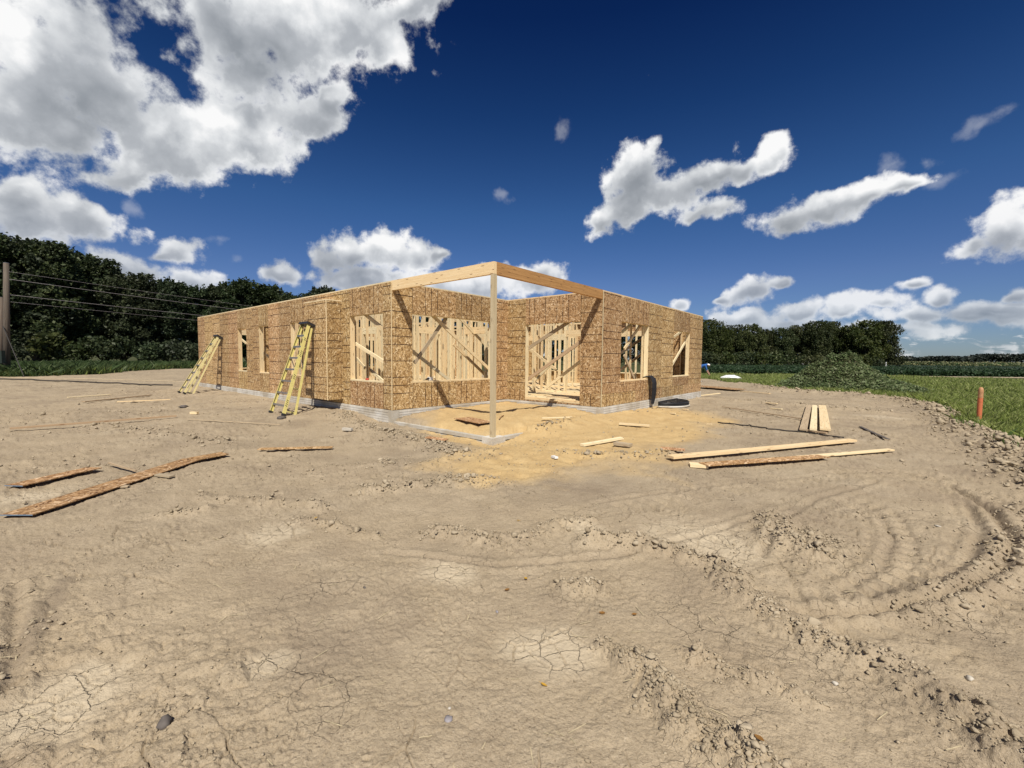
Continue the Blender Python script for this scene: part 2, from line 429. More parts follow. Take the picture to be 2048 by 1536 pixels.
def mat_lumber(name, a, b, grain=1.0):
    m, N = new_mat(name)
    uv = N.node('ShaderNodeUVMap').outputs[0]
    oi = N.node('ShaderNodeObjectInfo').outputs['Random']
    off = N.node('ShaderNodeCombineXYZ', {0: N.m('MULTIPLY', oi, 37.0), 1: N.m('MULTIPLY', oi, 91.0)}).outputs[0]
    p = N.vm('ADD', uv, off)
    g1 = N.noise(N.mapping(p, scale=(1.2, 34, 1)), 1.0, 4, 0.6, 0.6, '2D')
    g2 = N.noise(N.mapping(p, scale=(6, 220, 1)), 1.0, 2, 0.5, 0, '2D')
    kn = N.voro(N.mapping(p, scale=(1.7, 9, 1)), 1.0, 'F1', 1.0, '2D')
    c = N.mix(N.mapr(g1, 0.3, 0.7), a, b)
    c = N.mix(N.m('MULTIPLY', N.mapr(g2, 0.5, 0.8), 0.35 * grain), c, tuple(q * 0.6 for q in a))
    c = N.mix(N.m('MULTIPLY', N.mapr(kn, 0.10, 0.05), 0.75), c, (0.16, 0.08, 0.035))
    hv = N.node('ShaderNodeHueSaturation', {'Hue': N.mapr(oi, 0, 1, 0.49, 0.508), 'Saturation': N.mapr(oi, 0, 1, 1.1, 0.86), 'Value': N.mapr(N.m('FRACT', N.m('MULTIPLY', oi, 7.3)), 0, 1, 0.84, 1.1), 'Color': c}).outputs[0]
    finish(N, hv, 0.75, g1, 0.25, 0.002, 0.25)
    return m

def mat_osb(name, tint=(1, 1, 1), lines=True):
    m, N = new_mat(name)
    uv = N.node('ShaderNodeUVMap').outputs[0]
    oi = N.node('ShaderNodeObjectInfo').outputs['Random']
    wz = N.noise(uv, 5.0, 2, 0.5, 0, '2D', out=1)
    p = N.vm('ADD', uv, N.vm('MULTIPLY', N.vm('SUBTRACT', wz, (0.5, 0.5, 0.5)), (0.05, 0.05, 0)))
    vals = None; cols = None
    for k, (ang, sx_, sy_) in enumerate(((12, 13, 46), (-38, 15, 56), (65, 13, 50), (-8, 20, 76), (-80, 16, 60), (35, 13, 48))):
        v = N.node('ShaderNodeTexVoronoi', voronoi_dimensions='2D', feature='F1')
        q = N.mapping(p, (k * 3.7, k * 1.9, 0), (0, 0, rad(ang)), (1, 1, 1))
        q = N.vm('MULTIPLY', q, (sx_, sy_, 1.0))
        N.l.new(q, v.inputs['Vector']); v.inputs['Scale'].default_value = 1.0
        s = N.node('ShaderNodeSeparateXYZ', {0: v.outputs['Color']})
        h = s.outputs[0]
        if vals is None: vals, cols = h, s.outputs[1]
        else:
            up = N.m('GREATER_THAN', h, vals)
            cols = N.node('ShaderNodeMix', {0: up, 2: cols, 3: s.outputs[1]}).outputs[0]
            vals = N.m('MAXIMUM', h, vals)
    t = tint
    c = N.ramp(cols, [(0.0, (0.14 * t[0], 0.078 * t[1], 0.034 * t[2])), (0.14, (0.27 * t[0], 0.165 * t[1], 0.072 * t[2])), (0.5, (0.46 * t[0], 0.305 * t[1], 0.145 * t[2])),
                      (0.80, (0.60 * t[0], 0.43 * t[1], 0.23 * t[2])), (0.93, (0.78 * t[0], 0.62 * t[1], 0.39 * t[2])), (1.0, (0.85 * t[0], 0.72 * t[1], 0.50 * t[2]))])
    big = N.noise(uv, 1.6, 3, 0.5, 0, '2D')
    c = N.mix(N.mapr(big, 0.35, 0.65), c, N.mix(1.0, c, (0.88, 0.83, 0.78), 'MULTIPLY'))
    val = N.mapr(oi, 0, 1, 0.76, 1.10)
    c = N.node('ShaderNodeHueSaturation', {'Hue': N.mapr(N.m('FRACT', N.m('MULTIPLY', oi, 5.1)), 0, 1, 0.492, 0.507), 'Value': val, 'Color': c}).outputs[0]
    if lines:                                             # the nailing grid printed on the sheets
        s = N.node('ShaderNodeSeparateXYZ', {0: uv}); u, w = s.outputs[0], s.outputs[1]
        def line(x, step, half, off=0.0):
            f = N.m('ABSOLUTE', N.m('SUBTRACT', N.m('FRACT', N.m('ADD', N.m('DIVIDE', x, step), 0.5 + off)), 0.5))
            return N.m('LESS_THAN', N.m('MULTIPLY', f, step), half)
        fadez = N.mapr(N.noise(uv, 2.2, 2, 0.5, 0, '2D'), 0.38, 0.52)
        l = N.m('MAXIMUM', line(u, 0.4064, 0.0105), line(u, 0.6096, 0.0105))
        l2 = N.m('MULTIPLY', line(w, 0.4064, 0.006, 0.37), 0.6)
        l = N.m('MULTIPLY', N.m('MAXIMUM', l, l2), N.m('MULTIPLY_ADD', fadez, 0.45, 0.55))
        c = N.mix(l, c, (0.055, 0.027, 0.014))
    finish(N, c, 0.7, cols, 0.35, 0.003, 0.25)
    return m

M = {}
M['lumber'] = mat_lumber('spruce lumber', (0.72, 0.555, 0.31), (0.82, 0.68, 0.43))
M['lvl'] = mat_lumber('engineered beam', (0.33, 0.18, 0.065), (0.50, 0.29, 0.115))
M['old_board'] = mat_lumber('grey dusty board', (0.36, 0.27, 0.17), (0.50, 0.38, 0.24))
M['treated'] = mat_lumber('treated post', (0.56, 0.45, 0.27), (0.70, 0.58, 0.37))
M['osb'] = mat_osb('strand board', (1.0, 0.96, 0.91))
M['osb_plain'] = mat_osb('strand board offcut', (0.98, 0.87, 0.84), False)
M['ply'] = mat_lumber('subfloor sheet', (0.62, 0.48, 0.27), (0.74, 0.59, 0.36))

def mat_concrete(name, a, b):
    m, N = new_mat(name)
    co = N.node('ShaderNodeTexCoord').outputs['Object']
    n1, n2 = N.noise(co, 3, 5, 0.6), N.noise(co, 45, 4, 0.6)
    c = N.mix(N.mapr(n1, 0.35, 0.65), a, b)
    c = N.mix(N.m('MULTIPLY', N.mapr(n2, 0.5, 0.75), 0.35), c, tuple(q * 0.6 for q in a))
    c = N.mix(N.m('MULTIPLY', N.mapr(N.noise(co, 1.4, 5, 0.65), 0.42, 0.62), 0.65), c, (0.36, 0.30, 0.21))
    finish(N, c, 0.9, n2, 0.4, 0.006, 0.2)
    return m
M['concrete'] = mat_concrete('pale cast concrete', (0.58, 0.55, 0.49), (0.70, 0.68, 0.63))
M['grey_concrete'] = mat_concrete('grey concrete', (0.44, 0.42, 0.37), (0.56, 0.54, 0.49))

def mat_ground():
    m, N = new_mat('dry clay ground')
    geo = N.node('ShaderNodeNewGeometry').outputs['Position']
    at = lambda nm: N.node('ShaderNodeAttribute', attribute_name=nm).outputs['Fac']
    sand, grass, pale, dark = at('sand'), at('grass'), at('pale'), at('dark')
    n0, n1, n2, n3 = N.noise(geo, 0.35, 4, 0.55), N.noise(geo, 2.6, 6, 0.62), N.noise(geo, 26, 5, 0.65), N.noise(geo, 160, 3, 0.6)
    c = N.mix(N.mapr(n1, 0.32, 0.68), (0.328, 0.262, 0.177), (0.428, 0.348, 0.243))
    c = N.mix(N.m('MULTIPLY', N.mapr(n0, 0.4, 0.65), 0.55), c, (0.41, 0.325, 0.215))
    c = N.mix(N.m('MULTIPLY', N.mapr(N.noise(geo, 1.1, 5, 0.6), 0.50, 0.68), 0.55), c, (0.285, 0.222, 0.155))
    c = N.mix(N.m('MULTIPLY', N.mapr(N.noise(geo, 0.55, 5, 0.62, 0.4), 0.52, 0.66), 0.42), c, (0.25, 0.197, 0.138))
    c = N.mix(N.m('MULTIPLY', N.mapr(N.noise(geo, 0.8, 4, 0.6, 0.3), 0.56, 0.72), 0.45), c, (0.47, 0.395, 0.285))
    c = N.mix(N.m('MULTIPLY', N.mapr(n2, 0.52, 0.75), 0.5), c, (0.235, 0.185, 0.125))
    fl = N.m('MULTIPLY', N.mapr(N.voro(geo, 42.0, 'F1', 1.0), 0.26, 0.12), N.mapr(N.noise(geo, 3.7, 4, 0.6), 0.38, 0.58))
    c = N.mix(N.m('MULTIPLY', fl, 0.7), c, (0.17, 0.13, 0.085))
    c = N.mix(N.m('MULTIPLY', N.mapr(N.noise(geo, 75, 3, 0.6), 0.54, 0.68), 0.6), c, (0.20, 0.155, 0.10))
    c = N.mix(N.m('MULTIPLY', N.mapr(n3, 0.55, 0.72), 0.5), c, (0.56, 0.48, 0.37))
    c = N.mix(N.m('MULTIPLY', pale, 0.75), c, (0.56, 0.47, 0.335))
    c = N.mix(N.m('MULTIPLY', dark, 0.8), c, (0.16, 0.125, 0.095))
    sc = N.mix(N.mapr(n1, 0.3, 0.7), (0.47, 0.325, 0.152), (0.56, 0.415, 0.215))
    sc = N.mix(N.m('MULTIPLY', N.mapr(n2, 0.5, 0.75), 0.4), sc, (0.36, 0.215, 0.085))
    c = N.mix(N.mapr(N.m('ADD', sand, N.m('MULTIPLY', N.m('SUBTRACT', n1, 0.5), 0.9)), 0.2, 0.95), c, sc)
    gc = N.mix(N.mapr(n2, 0.35, 0.7), (0.030, 0.045, 0.012), (0.10, 0.095, 0.045))
    c = N.mix(N.mapr(N.m('ADD', grass, N.m('MULTIPLY', N.m('SUBTRACT', n1, 0.5), 0.5)), 0.4, 0.6), c, gc)
    # fine shrinkage cracks and grit
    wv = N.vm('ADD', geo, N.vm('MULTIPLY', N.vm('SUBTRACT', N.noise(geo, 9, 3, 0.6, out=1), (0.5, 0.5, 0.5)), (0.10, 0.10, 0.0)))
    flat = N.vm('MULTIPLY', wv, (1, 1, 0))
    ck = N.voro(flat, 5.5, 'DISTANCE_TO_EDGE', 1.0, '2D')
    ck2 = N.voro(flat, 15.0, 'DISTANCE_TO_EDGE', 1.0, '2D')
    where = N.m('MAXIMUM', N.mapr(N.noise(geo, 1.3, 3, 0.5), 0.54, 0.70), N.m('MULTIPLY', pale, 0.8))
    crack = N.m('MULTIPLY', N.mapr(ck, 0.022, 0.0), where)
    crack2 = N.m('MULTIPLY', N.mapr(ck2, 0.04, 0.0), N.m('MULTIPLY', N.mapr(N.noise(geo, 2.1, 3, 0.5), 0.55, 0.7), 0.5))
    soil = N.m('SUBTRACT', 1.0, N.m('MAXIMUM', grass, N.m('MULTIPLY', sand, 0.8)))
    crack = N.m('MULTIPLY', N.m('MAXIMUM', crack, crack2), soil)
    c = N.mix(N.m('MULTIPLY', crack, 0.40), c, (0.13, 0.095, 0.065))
    b1 = N.node('ShaderNodeBump', {'Strength': 0.9, 'Distance': 0.018, 'Height': N.m('SUBTRACT', N.m('MULTIPLY', n2, 1.0), N.m('MULTIPLY', crack, 0.7))})
    b2 = N.node('ShaderNodeBump', {'Strength': 0.6, 'Distance': 0.005, 'Height': n3, 'Normal': b1.outputs[0]})
    b = N.node('ShaderNodeBsdfPrincipled', {'Base Color': c, 'Roughness': 0.95, 'Specular IOR Level': 0.12, 'Normal': b2.outputs[0]})
    N.node('ShaderNodeOutputMaterial', {0: b.outputs[0]})
    return m
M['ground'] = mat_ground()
def mat_clod():
    m, N = new_mat('clay clods')
    geo = N.node('ShaderNodeNewGeometry').outputs['Position']
    n1, n2 = N.noise(geo, 5, 3, 0.5), N.noise(geo, 60, 4, 0.6)
    c = N.mix(N.mapr(n1, 0.35, 0.65), (0.29, 0.235, 0.16), (0.42, 0.35, 0.25))
    finish(N, c, 0.95, n2, 0.5, 0.006, 0.1)
    return m
M['clod'] = mat_clod()

def mat_leaf(name, a, b, c_, trans=0.25):
    """Leaves: colour varies from leaf clump to leaf clump and tree to tree."""
    m, N = new_mat(name)
    geo = N.node('ShaderNodeNewGeometry')
    oi = N.node('ShaderNodeObjectInfo').outputs['Random']
    r = geo.outputs['Random Per Island']
    n = N.noise(geo.outputs['Position'], 0.55, 3, 0.5)
    c = N.mix(N.mapr(n, 0.35, 0.65), a, b)
    c = N.mix(N.m('MULTIPLY', N.mapr(r, 0.55, 1.0), 0.8), c, c_)
    c = N.node('ShaderNodeHueSaturation', {'Hue': N.mapr(oi, 0, 1, 0.488, 0.525), 'Saturation': N.mapr(N.m('FRACT', N.m('MULTIPLY', oi, 3.7)), 0, 1, 0.8, 1.1), 'Value': N.mapr(N.m('FRACT', N.m('MULTIPLY', oi, 9.7)), 0, 1, 0.75, 1.2), 'Color': c}).outputs[0]
    d = N.node('ShaderNodeBsdfPrincipled', {'Base Color': c, 'Roughness': 0.55, 'Specular IOR Level': 0.25})
    t = N.node('ShaderNodeBsdfTranslucent', {'Color': c})
    mx = N.node('ShaderNodeMixShader', {0: trans, 1: d.outputs[0], 2: t.outputs[0]})
    N.node('ShaderNodeOutputMaterial', {0: mx.outputs[0]})
    return m
M['leaf_wood'] = mat_leaf('woodland leaves', (0.026, 0.040, 0.017), (0.046, 0.064, 0.025), (0.092, 0.108, 0.044))
M['leaf_oak'] = mat_leaf('field edge leaves', (0.030, 0.044, 0.013), (0.060, 0.074, 0.020), (0.11, 0.115, 0.036))
M['leaf_far'] = mat_leaf('distant leaves', (0.020, 0.030, 0.022), (0.028, 0.040, 0.028), (0.034, 0.046, 0.032), 0.1)
M['leaf_weed'] = mat_leaf('weed leaves', (0.045, 0.085, 0.018), (0.075, 0.125, 0.028), (0.12, 0.16, 0.05), 0.3)
M['leaf_mound'] = mat_leaf('mound creeper leaves', (0.15, 0.21, 0.058), (0.225, 0.275, 0.09), (0.38, 0.38, 0.19), 0.38)
M['leaf_bean'] = mat_leaf('bean leaves', (0.026, 0.048, 0.018), (0.036, 0.062, 0.022), (0.05, 0.075, 0.03), 0.2)
M['grass'] = mat_leaf('grass blades', (0.16, 0.205, 0.038), (0.22, 0.265, 0.060), (0.36, 0.36, 0.15), 0.35)
def mat_bark():
    m, N = new_mat('bark')
    co = N.node('ShaderNodeTexCoord').outputs['Object']
    n = N.noise(N.mapping(co, scale=(6, 6, 1)), 2.0, 5, 0.6)
    finish(N, N.mix(N.mapr(n, 0.3, 0.7), (0.05, 0.04, 0.03), (0.16, 0.13, 0.10)), 0.9, n, 0.6, 0.05, 0.1)
    return m
M['bark'] = mat_bark()
M['pole'] = mat_lumber('weathered pole', (0.075, 0.056, 0.042), (0.14, 0.11, 0.085))
M['yellow'] = plain('yellow fibreglass', (0.60, 0.52, 0.19), 0.45, 0.4)
M['yellow_dusty'] = plain('dusty yellow fibreglass', (0.64, 0.56, 0.28), 0.6, 0.3)
M['alu'] = plain('dull aluminium', (0.33, 0.33, 0.34), 0.4, 0.5, 0.7)
M['black'] = plain('black plastic', (0.022, 0.022, 0.024), 0.45, 0.4)
M['black_cloth'] = plain('black cloth', (0.018, 0.018, 0.022), 0.7, 0.3, var=0.3)
M['rubber'] = plain('black rubber cable', (0.03, 0.027, 0.025), 0.6, 0.3)
M['orange'] = plain('faded orange plastic', (0.55, 0.155, 0.065), 0.5, 0.35)
M['tan_cap'] = plain('sun bleached orange cap', (0.48, 0.25, 0.12), 0.5, 0.35)
M['white'] = plain('white paint', (0.80, 0.80, 0.79), 0.4, 0.4, var=0.06)
M['white_bag'] = plain('white sheet plastic', (0.82, 0.83, 0.84), 0.5, 0.35, var=0.05)
M['steel'] = plain('grey steel', (0.30, 0.31, 0.32), 0.35, 0.5, 0.8)
M['glass'] = plain('dark glass', (0.02, 0.025, 0.03), 0.08, 0.6)
M['label'] = plain('white sticker', (0.70, 0.69, 0.64), 0.5, 0.3)
M['red'] = plain('red plastic', (0.45, 0.05, 0.03), 0.4, 0.4)
M['blue_edge'] = plain('blue painted board edge', (0.14, 0.20, 0.27), 0.7, 0.2)
M['yellow_leaf'] = plain('yellow leaf', (0.52, 0.30, 0.04), 0.6, 0.3, var=0.3, scale=60)
M['brown_leaf'] = plain('brown leaf', (0.22, 0.11, 0.03), 0.7, 0.2, var=0.3, scale=60)
M['stone'] = plain('grey stone', (0.27, 0.25, 0.26), 0.8, 0.2, var=0.2)
M['white_stone'] = plain('white stone', (0.50, 0.46, 0.39), 0.8, 0.2, var=0.1)
M['dark_stone'] = plain('dark stone', (0.115, 0.10, 0.09), 0.8, 0.2, var=0.25)
M['asphalt'] = plain('asphalt', (0.055, 0.055, 0.055), 0.9, 0.2, var=0.2, scale=4)
M['road_paint'] = plain('white road line', (0.72, 0.72, 0.70), 0.7, 0.2)
M['corn'] = mat_leaf('corn tops', (0.16, 0.15, 0.07), (0.22, 0.20, 0.10), (0.07, 0.09, 0.03), 0.2)
M['blue_cloth'] = plain('blue shirt cloth', (0.035, 0.12, 0.36), 0.8, 0.2, var=0.2)
M['dark_cloth'] = plain('dark trousers', (0.025, 0.025, 0.03), 0.8, 0.2, var=0.2)
M['skin'] = plain('skin', (0.45, 0.26, 0.18), 0.5, 0.3)
M['red_brown'] = plain('rusty soil', (0.16, 0.10, 0.07), 0.9, 0.1)

# ================================================================= the ground
def gp(*px): return [tuple(G(a, b)[:2]) for a, b in px]
# edge of the bare building plot: grass beyond it
EDGE_R = gp((1413, 750), (1450, 756), (1520, 763), (1600, 771), (1700, 779), (1830, 789), (1890, 806), (1945, 838), (1990, 858), (2048, 884), (2200, 960))
EDGE_L = gp((-300, 790), (0, 773), (90, 770), (200, 764), (290, 755), (340, 751), (400, 749))
BEHIND = [(-30, 58), (-8, 52), (8, 44)]
PLOT = EDGE_L + BEHIND + EDGE_R + [(14, -6), (12, -30), (-40, -30), (-60, 10)]
RIDGES = [  # points in the picture, width m, clod strength, ridge height
    (gp((1200, 1085), (1320, 1100), (1420, 1118), (1500, 1172), (1560, 1205), (1640, 1247), (1720, 1292), (1800, 1330), (1900, 1392), (2000, 1440), (2120, 1500)), 0.095, 1.15, 0.055),
    (gp((1228, 1310), (1290, 1352), (1350, 1397), (1420, 1447), (1500, 1502), (1600, 1570)), 0.065, 1.1, 0.045),
    (gp((860, 1074), (960, 1082), (1060, 1072), (1120, 1052), (1175, 1040)), 0.13, 0.8, 0.03),
    (gp((1560, 1040), (1590, 1075), (1630, 1098), (1660, 1075)), 0.17, 1.0, 0.05),
    (gp((735, 987), (820, 978), (900, 962), (1010, 968)), 0.20, 0.7, 0.03),
    (gp((2043, 1000), (2046, 1070), (2012, 1120), (1960, 1160), (1900, 1190), (1850, 1212)), 0.13, 0.7, 0.03),
    (gp((340, 1042), (425, 1028)), 0.08, 0.6, 0.02), (gp((420, 1006), (520, 1010), (640, 1026)), 0.09, 0.6, 0.025),
    (gp((1140, 1182), (1165, 1192), (1200, 1190)), 0.07, 0.9, 0.02),
    (gp((300, 1500), (345, 1470), (400, 1430), (450, 1390)), 0.07, 0.7, 0.02),
    (gp((600, 1050), (680, 1060), (740, 1078)), 0.09, 0.5, 0.015),
    (gp((1420, 1330), (1480, 1360), (1600, 1370)), 0.10, 0.6, 0.012),
    (gp((200, 868), (330, 880), (460, 902)), 0.3, 0.5, 0.025), (gp((60, 850), (200, 842), (340, 838)), 0.25, 0.5, 0.02),
    (gp((680, 838), (750, 862), (830, 884), (920, 908)), 0.30, 0.8, 0.04),
    (gp((1130, 905), (1250, 912), (1330, 905)), 0.2, 0.5, 0.03), (gp((1480, 792), (1560, 800), (1640, 803), (1760, 812)), 0.35, 0.8, 0.05),
    (gp((1040, 858), (1080, 862), (1130, 852)), 0.16, 0.7, 0.05),
    (gp((0, 1420), (55, 1330), (90, 1270)), 0.05, 0.7, 0.012),
    (gp((700, 940), (860, 925), (960, 915)), 0.2, 0.5, 0.02),
]
BERM = gp((1480, 762), (1560, 772), (1700, 781), (1830, 794), (1885, 812), (1935, 842), (1985, 866), (2060, 900), (2200, 975))
ARCS = [gp((1660, 935), (1800, 930), (1900, 955), (1985, 1000), (2035, 1065), (2010, 1118), (1958, 1150), (1880, 1182), (1800, 1200), (1700, 1212), (1600, 1212)),
        gp((1700, 985), (1760, 1010), (1790, 1060), (1770, 1120), (1690, 1165)), gp((1935, 985), (1965, 1040), (1945, 1100), (1880, 1150)),
        gp((1530, 1100), (1560, 1035), (1640, 985), (1760, 950)), gp((40, 1190), (38, 1290), (30, 1400)), gp((780, 1110), (1000, 1130), (1240, 1110), (1400, 1062), (1600, 1000)),
        gp((1190, 1000), (1400, 968), (1650, 938)), gp((140, 1000), (330, 960), (560, 940)), gp((1600, 880), (1740, 850), (1860, 835))]
LUGS = [(ARCS[0], 0.30), (ARCS[2], 0.16), (ARCS[1], 0.2), (gp((1230, 1012), (1330, 1000), (1450, 978), (1560, 958), (1680, 940)), 0.17), (gp((1330, 978), (1450, 958), (1560, 942)), 0.13)]
PALE = [((1105, 1300), 0.27), ((120, 1430), 0.30), ((548, 1078), 0.28), ((900, 1150), 0.22), ((1180, 1060), 0.3), ((1420, 1075), 0.5), ((560, 1330), 0.14), ((1760, 820), 0.6), ((80, 1010), 0.35)]
SMEAR = gp((-40, 1440), (25, 1370), (70, 1290), (105, 1230), (135, 1180))
SANDP = gp((800, 838), (880, 812), (1010, 798), (1110, 808), (1200, 822), (1300, 806), (1400, 815), (1470, 830), (1400, 868), (1290, 900), (1240, 940), (1130, 962), (1010, 955), (925, 930), (975, 895), (870, 868))

def masks(x, y):
    e = np.minimum(poly_dist(x, y, EDGE_R), poly_dist(x, y, EDGE_L + BEHIND + EDGE_R[:1]))
    sd = np.where(inside(x, y, PLOT), -e, e) + 0.7 * fbm(x * 0.5, y * 0.5, 3, 5)
    grass = sstep(-0.25, 0.35, sd)
    ds = poly_dist(x, y, SANDP + SANDP[:1])
    sand = sstep(-0.9, 0.7, np.where(inside(x, y, SANDP), ds, -ds) + 1.0 * fbm(x * 0.9, y * 0.9, 5, 9))
    return grass, sand, sd
def house_xy(x, y):
    dx, dy = x - HD[0], y - HD[1]
    return dx * HU[0] + dy * HU[1], dx * HV[0] + dy * HV[1]
L_DA, L_AE, L_DB, L_BF = 3.373, 16.186, 4.309, 8.69
HX, HY = L_DB + L_BF, L_DA + L_AE
def base_height(x, y):
    """Shape of the ground without clods and cracks."""
    x, y = np.asarray(x, float), np.asarray(y, float)
    z = 0.035 * fbm(x * 0.28, y * 0.28, 3, 1) + 0.012 * fbm(x * 1.4, y * 1.4, 3, 2)
    lx, ly = house_xy(x, y)
    near = np.exp(-(np.minimum(np.abs(lx + 0.2), 3) / 0.8) ** 2) * sstep(-0.5, 1.0, ly - L_DA) * sstep(HY + 1, HY, ly)
    z = z + 0.05 * near
    # sand fill of the porch, sloping down from the walls and spilling over its open side
    inn = sstep(0.08, 0.20, lx) * np.maximum(sstep(0.08, 0.20, ly), sstep(1.2, 2.2, lx) * sstep(-0.35, 0.25, ly)) * sstep(L_DB + .4, L_DB, lx) * sstep(L_DA + .4, L_DA, ly)
    z = z + inn * (0.02 + 0.15 * sstep(-0.3, 1.2, np.minimum(lx, ly + 0.2)) + 0.03 * fbm(x * 1.6, y * 1.6, 4, 6) - 0.01)
    spill = np.exp(-(np.maximum(-ly, 0) / 0.7) ** 2) * (ly < 0) * sstep(0.35, 1.4, lx) * sstep(7.5, 3.5, lx)
    z = z + 0.10 * spill * sstep(-2.6, -0.2, ly)
    b = poly_dist(x, y, BERM)
    z = z + 0.17 * np.exp(-(b / 0.55) ** 2)
    kd = poly_dist(lx, ly, [(-0.15, L_DA + 0.6), (-0.15, -0.15), (0.5, -0.15)])
    z = z - 0.12 * np.exp(-(kd / 0.55) ** 2) * np.maximum(sstep(0.12, 0.04, lx) * (ly < L_DA + 2), sstep(0.12, 0.04, ly) * sstep(1.6, 0.9, lx))
    xw, yw = x + 0.16 * fbm(x * 1.9, y * 1.9, 4, 131), y + 0.16 * fbm(x * 1.9 + 31, y * 1.9, 4, 132)
    for pts, w, s, hgt in RIDGES:
        z = z + hgt * np.exp(-(poly_dist(xw, yw, pts) / w) ** 2)
    return z

def wobble(x, y):
    return x + 0.16 * fbm(x * 1.9, y * 1.9, 4, 131), y + 0.16 * fbm(x * 1.9 + 31, y * 1.9, 4, 132)
def broken(x, y): return 0.78 + 0.42 * sstep(-0.35, 0.2, fbm(x * 1.5, y * 1.5, 3, 135))
def build_ground():
    a_in = np.radians(np.linspace(-57, 57, 870))
    a_l = np.radians(np.linspace(-180, -57, 34)[:-1]); a_r = np.radians(np.linspace(57, 180, 34)[1:])
    ang = np.concatenate([a_l, a_in, a_r])
    rs = [0.55]
    while rs[-1] < 70: rs.append(rs[-1] + min(max(rs[-1] ** 2 / 640, 0.0035), 0.0125 * rs[-1]))
    while rs[-1] < 5200: rs.append(rs[-1] * 1.13)
    r = np.array(rs)
    R, A = np.meshgrid(r, ang, indexing='ij')
    x, y = (R * np.sin(A)).ravel(), (R * np.cos(A)).ravel()
    nr, na = R.shape
    z = np.zeros(x.size); grass = np.zeros(x.size); sand = np.zeros(x.size); pale = np.zeros(x.size); dark = np.zeros(x.size); rough = np.zeros(x.size)
    nearm = R.ravel() < 110
    xi, yi = x[nearm], y[nearm]; ri = R.ravel()[nearm]
    g, s, sd = masks(xi, yi)
    zz = base_height(xi, yi); xw, yw = wobble(xi, yi); brk = broken(xi, yi)
    ro = 0.30 + 0.5 * np.clip(fbm(xi * 0.55, yi * 0.55, 4, 11) + 0.08, 0, 1) * 1.5
    ro += 0.22 * sstep(1.2, 3.2, xi - 0.25 * yi) * sstep(6, 3, yi)       # the churned right hand side
    for pts, w, st, hgt in RIDGES:
        ro = np.maximum(ro, (st + 0.25) * brk * np.exp(-(poly_dist(xw, yw, pts) / (w * 1.35)) ** 2))
    ro += 0.30 * sstep(4.5, 8, ri) * sstep(-0.05, 0.4, fbm(xi * 0.7 + 3, yi * 0.7, 4, 137)) * (1 - s)
    ro = np.maximum(ro, 1.25 * np.exp(-(poly_dist(xi, yi, BERM) / 0.6) ** 2))
    dk = np.zeros(xi.size)
    for ka, pts in enumerate(ARCS):                      # wheel tracks: shallow ruts with pressed up rims
        d = poly_dist(xi, yi, pts)
        if ka == 0: zz += -0.026 * np.exp(-(d / 0.045) ** 2) + 0.022 * np.exp(-((d - 0.10) / 0.05) ** 2); dk = np.maximum(dk, 0.35 * np.exp(-(d / 0.05) ** 2))
        zz += -0.011 * np.exp(-(d / 0.03) ** 2) + 0.007 * np.exp(-((d - 0.065) / 0.03) ** 2)
        zz += -0.003 * np.cos(d * 42) * np.exp(-(d / 0.28) ** 2)
        dk = np.maximum(dk, 0.30 * np.exp(-(d / 0.04) ** 2))
    for pts, w in LUGS:                                  # tread bars
        d, al = poly_dist(xi, yi, pts, True)
        m = sstep(w, w * 0.7, d)
        zz += m * (0.011 * np.clip(np.sin(al * 36 + d * 11) * 2.2, -1, 1) - 0.008); ro *= 1 - 0.6 * m
    pl = np.zeros(xi.size)
    for (px, py), rr in PALE:
        c = G(px, py)
        pl = np.maximum(pl, sstep(1.15, 0.35, np.hypot(xi - c[0], yi - c[1]) / rr + 0.55 * fbm(xi * 4, yi * 4, 4, 21)))
    d = poly_dist(xi, yi, SMEAR)
    dk = np.maximum(dk, 0.55 * sstep(0.10, 0.02, d + 0.05 * fbm(xi * 9, yi * 9, 3, 23)))
    dk = np.maximum(dk, 0.30 * sstep(0.15, 0.55, fbm(xi * 0.8, yi * 0.8, 5, 29)) * (1 - s))
    ro *= (1 - 0.75 * pl); ro *= 1 - 0.25 * s
    zz += (0.0016 + 0.003 * ro) * fbm(xi * 47, yi * 47, 3, 37, 0.6) * np.clip(9 / ri, 0, 1)
    # lumpy clay, broken clods
    det = np.clip(14.0 / ri, 0.35, 1)
    zz += (0.006 + 0.020 * ro) * fbm(xi * 3.3, yi * 3.3, 4, 31)
    zz += (0.0032 + 0.010 * ro) * fbm(xi * 13, yi * 13, 4, 35, 0.6)
    for sc, amp, seed in ((7.0, 0.045, 41), (14.0, 0.026, 43), (27.0, 0.014, 45)):
        wx, wy = xi + 0.35 / sc * fbm(xi * sc * .6, yi * sc * .6, 2, seed + 7), yi + 0.35 / sc * fbm(xi * sc * .6 + 9, yi * sc * .6, 2, seed + 8)
        f1, gap, cid = worley(wx * sc, wy * sc, seed)
        lump = np.sqrt(np.clip(1 - (f1 / (0.35 + 0.35 * cid)) ** 2, 0, 1)) * (cid * 1.3 - 0.25).clip(0, 1)
        zz += amp * sstep(0.25, 1.05, ro + 0.25 * (cid - 0.5)) * lump
    # pits, crumbs and scuffs all over the surface
    pat = sstep(-0.25, 0.35, fbm(xi * 1.7, yi * 1.7, 3, 91)) * (1 - 0.7 * pl)
